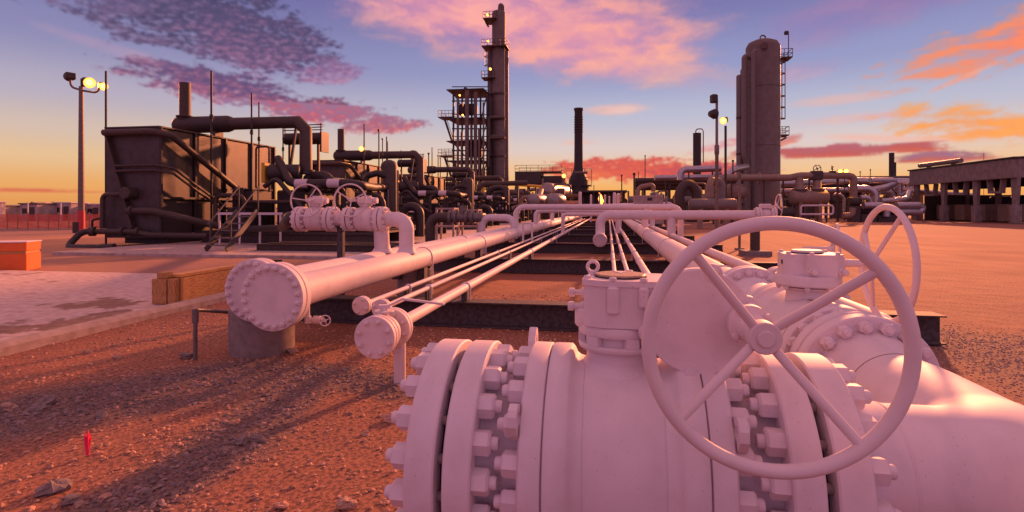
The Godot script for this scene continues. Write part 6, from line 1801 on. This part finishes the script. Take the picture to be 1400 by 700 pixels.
func yard() -> void:
	# right of the brown tower
	vessel("brown horizontal vessel under the pipe arch right of the brown tower", at(1083, 270, 68), at(1128, 270, 68), 0.92, M.tan)
	far_pipe("header_pipe", "tan header pipe arching over the brown horizontal vessel", [[1036, 243, 68.5], [1080, 243, 68.5], [1094, 240, 68], [1158, 240, 68], [1167, 242, 68], [1167, 272, 68]], 0.42, M.tan, true)
	for q in [[1093, "left flared nozzle on the brown horizontal vessel"], [1117, "right flared nozzle on the brown horizontal vessel"]]:
		var b := at(q[0], 259, 68)
		var n := thing("vessel_nozzle", q[1], "nozzle", Vector3(b.x, b.y - 0.2, b.z))
		part(n, "nozzle", Geo.new().lathe([[-0.25, 0.75], [0.05, 0.72], [0.3, 0.5], [1.5, 0.4]], b, Vector3.UP, 20, 0.2), M.tan)
		part(n, "flange", Geo.new().cyl(b - Vector3.UP * 0.15, b + Vector3.UP * 0.02, 0.85, 20), M.dark2)
	var hv := at(1116, 236, 68)
	var v := thing("gate_valve", "dark valve with an upright handwheel on top of the tan pipe arch", "valve", hv)
	part(v, "body", Geo.new().box(hv - Vector3.UP * 0.35, Vector3(1.3, 1.1, 1.0), Basis(), 0.1), M.dark2)
	handwheel(v, hv + Vector3(0, 0.45, 0.3), Vector3(0.1, 0, 1), 0.0, 0.44, 0.05, 4, 0.4, M.steel)
	hv = at(1138, 236, 68)
	v = thing("gate_valve", "small dark valve beside the lit lamp pair on the tan pipe arch", "valve", hv)
	part(v, "body", Geo.new().box(hv - Vector3.UP * 0.1, Vector3(0.7, 0.6, 0.6), Basis(), 0.08), M.dark2)
	handwheel(v, hv + Vector3(-0.1, 0.5, 0.3), Vector3(0.9, 0, 0.6), 0.0, 0.36, 0.04, 4, 0.4, M.steel)
	far_pipe("drain_pipe", "pale drain pipe frame in front of the brown horizontal vessel", [[1095, 294, 65], [1095, 281, 65], [1139, 281, 65], [1139, 293, 65], [1095, 293, 65]], 0.11, M.label)
	far_pipe("pump_pipe", "pale flared stub pipe right of the drain frame", [[1152, 295, 65], [1165, 294, 65], [1166, 284, 65]], 0.34, M.tan)
	for q in [[1167, 276, 1.0, 1.2, "dark pump block under the end of the tan pipe arch"], [1070, 292, 2.4, 1.6, "dark pump block beside the foot of the brown tower"], [1210, 287, 2.0, 1.4, "dark pump block under the silver pipe loops"], [1185, 287, 1.6, 1.2, "dark pump block right of the tan pipe arch"]]:
		var p := at(q[0], q[1], 67)
		var b := thing("pump", q[4], "pump", Vector3(p.x, 0, p.z))
		part(b, "motor", Geo.new().cyl(p - Vector3.RIGHT * q[2] * 0.5, p + Vector3.RIGHT * q[2] * 0.5, q[3] * 0.5, 20, 0.08), M.dark)
		part(b, "base", Geo.new().box(Vector3(p.x, p.y * 0.5 - q[3] * 0.2, p.z), Vector3(q[2], p.y - q[3] * 0.4, q[3])), M.dark2)
	for q in [[[[1180, 262, 70], [1212, 256, 70], [1222, 252, 72], [1222, 247, 72], [1190, 247, 72]], 0.4, "silver pipe bending back above the loops left of the cooler building"], [[[1197, 292, 69], [1198, 258, 69], [1160, 258, 70]], 0.42, "silver upright pipe left of the cooler building"], [[[1203, 262, 71], [1220, 262, 71], [1222, 290, 71]], 0.4, "silver elbow pipe before the cooler building"], [[[1225, 281, 66], [1258, 281, 66], [1261, 285, 66], [1258, 290, 66], [1225, 290, 66]], 0.42, "silver U bend pipe low before the cooler building"], [[[1180, 281, 66], [1205, 281, 66], [1212, 284, 66], [1212, 296, 66]], 0.4, "silver low elbow left of the U bend"], [[[1230, 270, 74], [1245, 262, 78], [1330, 268, 78]], 0.4, "silver pipe running in under the cooler building"], [[[1060, 252, 78], [1160, 247, 84], [1250, 248, 90]], 0.5, "long slanting silver pipe behind the tan pipe arch"], [[[1060, 262, 80], [1250, 258, 84]], 0.4, "long low silver pipe behind the brown vessel"], [[[1176, 270, 67], [1190, 270, 67], [1190, 294, 67]], 0.3, "silver drop pipe right of the tan pipe arch"], [[[1205, 275, 68], [1240, 272, 68], [1244, 262, 70]], 0.32, "silver rising bend before the cooler building"], [[[1230, 252, 76], [1232, 292, 76]], 0.35, "silver upright just left of the cooler building"], [[[1140, 266, 70], [1150, 266, 70], [1154, 272, 70], [1154, 292, 70]], 0.2, "thin silver drop behind the end of the tan arch"], [[[1215, 250, 80], [1245, 250, 80], [1247, 258, 80], [1225, 259, 80]], 0.35, "silver return bend on the skyline by the cooler building"]]:
		far_pipe("silver_pipe", q[2], q[0], q[1], M.silver)
	for k in 3:
		var z := 92.0 + 2.2 * k
		far_pipe("rack_pipe", ["long dark rack pipe on the skyline, nearest of three", "long dark rack pipe on the skyline, middle of three", "long dark rack pipe on the skyline, farthest of three"][k], [[868, 247 + 5 * k, z], [1250, 244 + 5 * k, z]], 0.45, M.dark2)
	for k in 12:
		var p := at(880 + 33 * k, 250, 94.5)
		var f := thing("rack_trestle", NTH[k] + " dark trestle from the left under the skyline pipe rack", "trestle", Vector3(p.x, 0, p.z), "trestles of the skyline pipe rack")
		for z in [-2.6, 2.6]: part(f, "post", Geo.new().box(Vector3(p.x, 2.9, p.z + z), Vector3(0.35, 5.8, 0.35)), M.dark)
		part(f, "crossbar", Geo.new().box(Vector3(p.x, 4.6, p.z), Vector3(0.3, 0.35, 4.85)), M.dark)
		part(f, "crossbar", Geo.new().box(Vector3(p.x, 3.2, p.z), Vector3(0.3, 0.3, 4.85)), M.dark)
	# between the run and the brown tower
	vessel("grey horizontal vessel behind the right end of the cross pipes", at(945, 280, 45), at(1004, 280, 45), 0.5, M.steel)
	vessel("brown horizontal vessel low on the skyline left of the lamp post", at(1000, 262, 62), at(1012, 262, 66), 0.9, M.tan)
	far_pipe("silver_pipe", "silver gooseneck pipe on the skyline before the chimney", [[930, 246, 70], [931, 232, 70], [985, 230, 70]], 0.42, M.silver)
	far_pipe("arch_pipe", "dark arch pipe with pale legs behind the grey vessel", [[929, 292, 48], [929, 262, 48], [940, 248, 48], [952, 260, 48], [952, 280, 48]], 0.42, M.dark2)
	far_pipe("arch_pipe", "dark elbow pipe rising right of the grey vessel", [[942, 285, 46], [982, 285, 46], [986, 280, 46], [986, 248, 46], [974, 248, 46]], 0.33, M.steel)
	far_pipe("tan_pipe", "tan bent pipe left of the dark elbow", [[957, 290, 50], [957, 256, 50], [944, 256, 50]], 0.22, M.tan)
	far_pipe("tan_pipe", "tan header pipe running into the foot of the brown tower", [[970, 270, 56], [972, 245, 56], [990, 243, 60], [1038, 243, 66]], 0.4, M.tan)
	far_pipe("silver_pipe", "silver pipe between the lamp post and the brown tower", [[994, 240, 66], [1004, 231, 66], [1020, 228, 70]], 0.4, M.silver)
	far_pipe("silver_pipe", "long silver pipe on the skyline left of the lamp post", [[895, 243, 80], [970, 242, 80], [985, 236, 80]], 0.4, M.silver)
	far_pipe("tan_pipe", "tan pipe bridge left of the dark arch pipe", [[872, 285, 55], [872, 256, 55], [893, 252, 55], [893, 262, 55]], 0.22, M.tan)
	var wb := at(886, 274, 46)
	var eq := thing("equipment_cabinet", "pale low equipment box with pipes on top behind the far cross pipe", "cabinet", Vector3(wb.x, 0, wb.z))
	part(eq, "box", Geo.new().box(Vector3(wb.x, wb.y * 0.5 + 0.35, wb.z), Vector3(2.3, wb.y + 0.1, 1.2), Basis(), 0.05), M.cabinet)
	part(eq, "window", Geo.new().box(Vector3(wb.x + 0.1, wb.y + 0.1, wb.z + 0.605), Vector3(0.4, 0.25, 0.03)), M.dark)
	for q in [[898, 262, 0], [901, 266, 1], [904, 263, 2], [911, 268, 3]]:
		var p := at(q[0], q[1], 46)
		var t := thing("standpipe", NTH[q[2]] + " pale standpipe from the left beside the equipment box", "pipe", Vector3(p.x, 0, p.z), "standpipes beside the equipment box")
		part(t, "pipe", Geo.new().tube([Vector3(p.x, 0, p.z), p], 0.09, 10), M.cabinet)
	# upright white standpipes at the far end of the run
	var nth := 0
	for q in [[793, 262, 0.16], [808, 266, 0.10], [820, 264, 0.10], [827, 266, 0.1], [833, 268, 0.08], [840, 263, 0.16], [845, 264, 0.16]]:
		var p := at(q[0], q[1], 58)
		nth += 1
		var t := thing("standpipe", NTH[nth - 1] + " white standpipe from the left at the far end of the run", "pipe", Vector3(p.x, 0, p.z), "standpipes at the end of the run")
		part(t, "pipe", Geo.new().tube([Vector3(p.x, 0, p.z), p - Vector3.UP * q[2]], q[2], 12), M.white)
		part(t, "cap", Geo.new().lathe([[-q[2], q[2]], [-q[2] * 0.4, q[2] * 0.85], [0, q[2] * 0.4], [0.02, 0]], p, Vector3.UP, 12, 0.2), M.white)
	for k in 5:
		far_pipe("manifold_pipe", ["low white manifold pipe at the far end, first of five", "low white manifold pipe at the far end, second of five", "low white manifold pipe at the far end, third of five", "low white manifold pipe at the far end, fourth of five", "low white manifold pipe at the far end, last of five"][k], [[770 + 24 * k, 296, 44 + 3 * k], [770 + 24 * k, 284 - 1.2 * k, 44 + 3 * k], [800 + 30 * k, 283 - 1.2 * k, 44 + 3 * k], [800 + 30 * k, 296, 44 + 3 * k]], 0.17, M.white)
	# clutter between the compressors and the middle
	for q in [[[[655, 300, 66], [655, 252, 66], [720, 250, 70]], 0.3, M.dark2, "dark rack pipe at the foot of the steel structure"], [[[668, 300, 64], [668, 258, 64], [688, 256, 64], [688, 268, 64]], 0.32, M.dark, "dark looped pipe left of the third scrubber"], [[[660, 275, 70], [660, 252, 70], [700, 252, 72], [740, 255, 76]], 0.18, M.yellow, "yellow gas pipe below the tallest column"], [[[700, 286, 62], [735, 276, 62], [740, 260, 66]], 0.3, M.tan, "tan slanting pipe before the railed structure"], [[[712, 296, 70], [712, 270, 70], [760, 268, 70], [760, 296, 70]], 0.25, M.tan, "tan square loop before the railed structure"], [[[690, 270, 78], [790, 268, 82]], 0.3, M.dark2, "long dark pipe crossing before the flue stack"], [[[690, 278, 78], [790, 277, 82]], 0.3, M.tan, "long tan pipe crossing before the flue stack"], [[[600, 245, 72], [670, 243, 76]], 0.3, M.dark2, "dark overhead pipe left of the tallest column"]]:
		far_pipe("process_pipe", q[3], q[0], q[1], q[2])
	var fr := RandomNumberGenerator.new()
	fr.seed = 12
	var tones := [M.dark, M.dark2, M.tan, M.dark2, M.steel, M.tower]
	var nth_block := -1
	for step in 60:
		var px := 664.0 + 10.0 * step
		if px > 1008.0 and px < 1078.0: continue
		nth_block += 1
		var k := nth_block
		var zc := fr.randf_range(82.0, 104.0) if px < 860.0 or px > 1080.0 else fr.randf_range(62.0, 88.0)
		var top := at(px, fr.randf_range(256.0, 272.0), zc)
		var m: Material = tones[fr.randi() % 6]
		var side_ := fr.randf_range(0.8, 1.9)
		var o := thing("process_skid", ordinal(k) + " small equipment block from the left in the far row along the skyline", "equipment", Vector3(top.x, 0, top.z), "equipment blocks along the skyline")
		match fr.randi() % 4:
			0:
				part(o, "case", Geo.new().box(Vector3(top.x, top.y * 0.5, top.z), Vector3(side_, top.y, 1.4), Basis(), 0.06), m)
				part(o, "pipe", Geo.new().tube(bent([Vector3(top.x - side_ * 0.7, 0, top.z + 0.9), Vector3(top.x - side_ * 0.7, top.y + 0.5, top.z + 0.9), Vector3(top.x + side_, top.y + 0.5, top.z + 0.9), Vector3(top.x + side_, 0, top.z + 0.9)], 0.4, 4), 0.14, 8), tones[fr.randi() % 6])
			1:
				part(o, "shell", Geo.new().lathe([[0, 0.5], [top.y - 0.3, 0.5], [top.y - 0.1, 0.35], [top.y, 0]], Vector3(top.x, 0, top.z), Vector3.UP, 16, 0.3), m)
				part(o, "pipe", Geo.new().tube(bent([Vector3(top.x, top.y * 0.7, top.z + 0.3), Vector3(top.x + side_, top.y * 0.7, top.z + 0.5), Vector3(top.x + side_, 0, top.z + 0.5)], 0.3, 4), 0.16, 8), tones[fr.randi() % 6])
			2:
				part(o, "shell", Geo.new().cyl(Vector3(top.x - side_, top.y - 0.5, top.z), Vector3(top.x + side_, top.y - 0.5, top.z), 0.5, 16, 0.1), m)
				part(o, "frame", Geo.new().box(Vector3(top.x, (top.y - 0.9) * 0.5, top.z), Vector3(side_ * 1.4, top.y - 0.9, 0.7)), M.dark)
			3:
				for s in [-1.0, -0.35, 0.35, 1.0]: part(o, "riser", Geo.new().tube([Vector3(top.x + s * side_, 0, top.z), Vector3(top.x + s * side_, top.y - 0.25 * absf(s), top.z)], 0.13, 8), m)
				part(o, "crossbar", Geo.new().bar(Vector3(top.x - side_ * 1.2, top.y * 0.6, top.z + 0.25), Vector3(top.x + side_ * 1.2, top.y * 0.6, top.z + 0.25), 0.25, 0.25), M.dark)
	# little masts against the sky
	for q in [[586, 210, 60, 0.06, "left one of three close thin masts left of the steel structure"], [599, 213, 62, 0.05, "middle one of three close thin masts left of the steel structure"], [602, 216, 64, 0.05, "right one of three close thin masts left of the steel structure"], [518, 178, 42, 0.05, "tall thin mast right of the second exhaust stack"], [523, 190, 43, 0.04, "shorter thin mast right of the second exhaust stack"], [867, 238, 80, 0.12, "short thick mast right of the dark shed"], [882, 213, 130, 0.1, "far thin lattice mast before the red cloud"], [873, 236, 130, 0.08, "low far mast left of the thin lattice mast"], [1176, 235, 95, 0.06, "left thin mast right of the lit lamp pair"], [1190, 232, 95, 0.06, "right thin mast right of the lit lamp pair"], [1345, 210, 80, 0.03, "hair thin mast above the cooler building roof"], [1002, 220, 62, 0.07, "thin mast between the lamp post and the brown tower"], [812, 254, 88, 0.05, "low thin mast just over the dark shed roof"], [850, 240, 100, 0.1, "thin mast right of the flue stack"]]:
		var p := at(q[0], q[1], q[2])
		var t := thing("mast", q[4], "mast", Vector3(p.x, 0, p.z), "thin masts against the sky")
		part(t, "mast", Geo.new().tube([Vector3(p.x, 0, p.z), p], q[3], 8), M.dark)
		part(t, "tip", Geo.new().box(p, Vector3.ONE * q[3] * 3.0), M.dark)

func left_distance() -> void:
	# orange mesh fence
	var n := 11
	for i in n:
		var d := 44.0
		var a := at(-4 + 14.0 * i, 313, d)
		var b := at(10 + 14.0 * i, 313, d)
		a.y = 0; b.y = 0
		var o := thing("mesh_fence", NTH[i] + " panel from the left of the orange mesh fence", "fence", a, "orange mesh fence panels")
		part(o, "post", Geo.new().box(a + Vector3.UP * 0.65, Vector3(0.06, 1.3, 0.06)), M.timber2)
		var g := Geo.new()
		for k in 13:
			var y := 0.08 + 0.085 * k + 0.03 * sin(i * 2.1 + k)
			g.bar(a + Vector3.UP * y, b + Vector3.UP * (0.08 + 0.085 * k + 0.03 * sin((i + 1) * 2.1 + k)), 0.012, 0.045)
		for k in 9:
			var p := a.lerp(b, (k + 0.5) / 9.0)
			g.box(p + Vector3.UP * 0.6, Vector3(0.03, 1.05, 0.01))
		part(o, "netting", g, M.mesh_orange)
	# site huts and equipment behind the fence
	var r := RandomNumberGenerator.new()
	r.seed = 21
	var spots := [[-20, 3.0, 70], [8, 2.4, 75], [30, 5.0, 85], [52, 2.6, 72], [66, 2.0, 78], [84, 3.0, 90], [98, 2.4, 74], [125, 4.5, 82], [138, 2.2, 76]]
	var names := ["pale site hut behind the orange fence at the picture edge", "small pale hut behind the orange fence, second from the edge", "long pale hut behind the orange fence", "small grey hut with a dark door behind the orange fence", "low pale hut in the row behind the fence", "wide pale hut in the row behind the fence", "small hut left of the light mast", "long hut between mast and housing", "small hut next to the dark housing"]
	for i in spots.size():
		var q: Array = spots[i]
		var p := at(q[0], 300, q[2])
		var h := r.randf_range(1.3, 2.4)
		var o := thing("site_hut", names[i], "hut", Vector3(p.x, 0, p.z))
		part(o, "wall", Geo.new().box(Vector3(p.x, h * 0.5, p.z), Vector3(q[1], h, 2.4)), M.shed)
		part(o, "roof", Geo.new().box(Vector3(p.x, h + 0.06, p.z), Vector3(q[1] + 0.3, 0.14, 2.7)), M.dark2 if i % 2 else M.label)
		part(o, "door", Geo.new().box(Vector3(p.x + q[1] * 0.2, h * 0.42, p.z + 1.21), Vector3(0.8, h * 0.8, 0.05)), M.dark2)
		part(o, "window", Geo.new().box(Vector3(p.x - q[1] * 0.2, h * 0.6, p.z + 1.21), Vector3(0.8, h * 0.3, 0.05)), M.dark)
	for q in [[83, 283, 60, "right"], [38, 281, 66, "middle"], [2, 283, 64, "left"]]:
		var p := at(q[0], q[1], q[2])
		var o := thing("fence_pole", q[3] + " one of three pale thin poles behind the orange fence", "pole", Vector3(p.x, 0, p.z), "poles behind the orange fence")
		part(o, "pole", Geo.new().tube([Vector3(p.x, 0, p.z), p + Vector3.UP * 0.4], 0.07, 8), M.label)
	# low hills along the horizon
	var g := Geo.new()
	var f := noise(61, 0.0016, 4)
	var last := []
	for i in 121:
		var a := deg_to_rad(-80.0 + 1.2 * i)
		var row := []
		for k in 4:
			var dist: float = [1500.0, 1750.0, 2000.0, 2300.0][k]
			var h: float = [-2.0, 7.0, 13.0, -2.0][k] * (0.75 + 0.8 * f.get_noise_2d(a * 3000.0, k * 90.0))
			row.append(Vector3(sin(a) * dist, h if k % 3 else -2.0, -cos(a) * dist))
		if i:
			for k in 3:
				var m := (row[k] - last[k] as Vector3).cross(last[k + 1] - last[k]).normalized()
				if m.y < 0: m = -m
				g.flat(last[k], row[k], row[k + 1], last[k + 1], m)
		last = row
	struct("hills", g, M.hill)
	for q in [[44, 276, 0], [61, 277, 1], [72, 276, 2], [92, 277, 3]]:
		var p := at(q[0], q[1], 900)
		var t := thing("horizon_mast", NTH[q[2]] + " tiny dark block from the left on the far horizon", "mast", Vector3(p.x, 0, p.z), "structures on the far horizon")
		part(t, "mast", Geo.new().box(Vector3(p.x, p.y * 0.5, p.z), Vector3(3.0, p.y, 3.0)), M.dark)

func _ready() -> void:
	rng.seed = 1
	make_materials()
	var cam := Camera3D.new()
	cam.name = "camera"
	cam.projection = Camera3D.PROJECTION_FRUSTUM
	cam.near = 0.05
	cam.far = 6000.0
	cam.size = 0.05 * 700.0 / FOCAL
	cam.frustum_offset = Vector2(0, -0.05 * (350.0 - HORIZON) / FOCAL)
	cam.position = Vector3(0, EYE, 0)
	cam.rotation.y = YAW
	add_child(cam)
	cam.current = true
	var env := Environment.new()
	env.background_mode = Environment.BG_SKY
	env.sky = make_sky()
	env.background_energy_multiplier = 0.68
	env.tonemap_mode = Environment.TONE_MAPPER_LINEAR
	env.tonemap_exposure = 1.5
	env.sdfgi_enabled = true
	env.ssao_enabled = true
	env.ssil_enabled = true
	var we := WorldEnvironment.new()
	we.name = "environment"
	we.environment = env
	add_child(we)
	var sun := DirectionalLight3D.new()
	sun.name = "sun"
	sun.light_color = Color(1.0, 0.60, 0.40)
	sun.light_energy = 1.6
	sun.light_angular_distance = 2.5
	sun.shadow_enabled = true
	var az := deg_to_rad(22.0)
	var el := deg_to_rad(15.0)
	var to_sun := Vector3(sin(az) * cos(el), sin(el), -cos(az) * cos(el))
	add_child(sun)
	sun.look_at_from_position(to_sun * 50.0, Vector3.ZERO)
	make_ground()
	pads()
	left_distance()
	air_cooler()
	big_tower()
	mid_tower()
	stacks_and_sheds()
	sleepers()
	run_pipes()
	near_valve()
	second_valve()
	third_line()
	twin_valves()
	goosenecks()
	units()
	lamps()
	yard()
	loose_things()
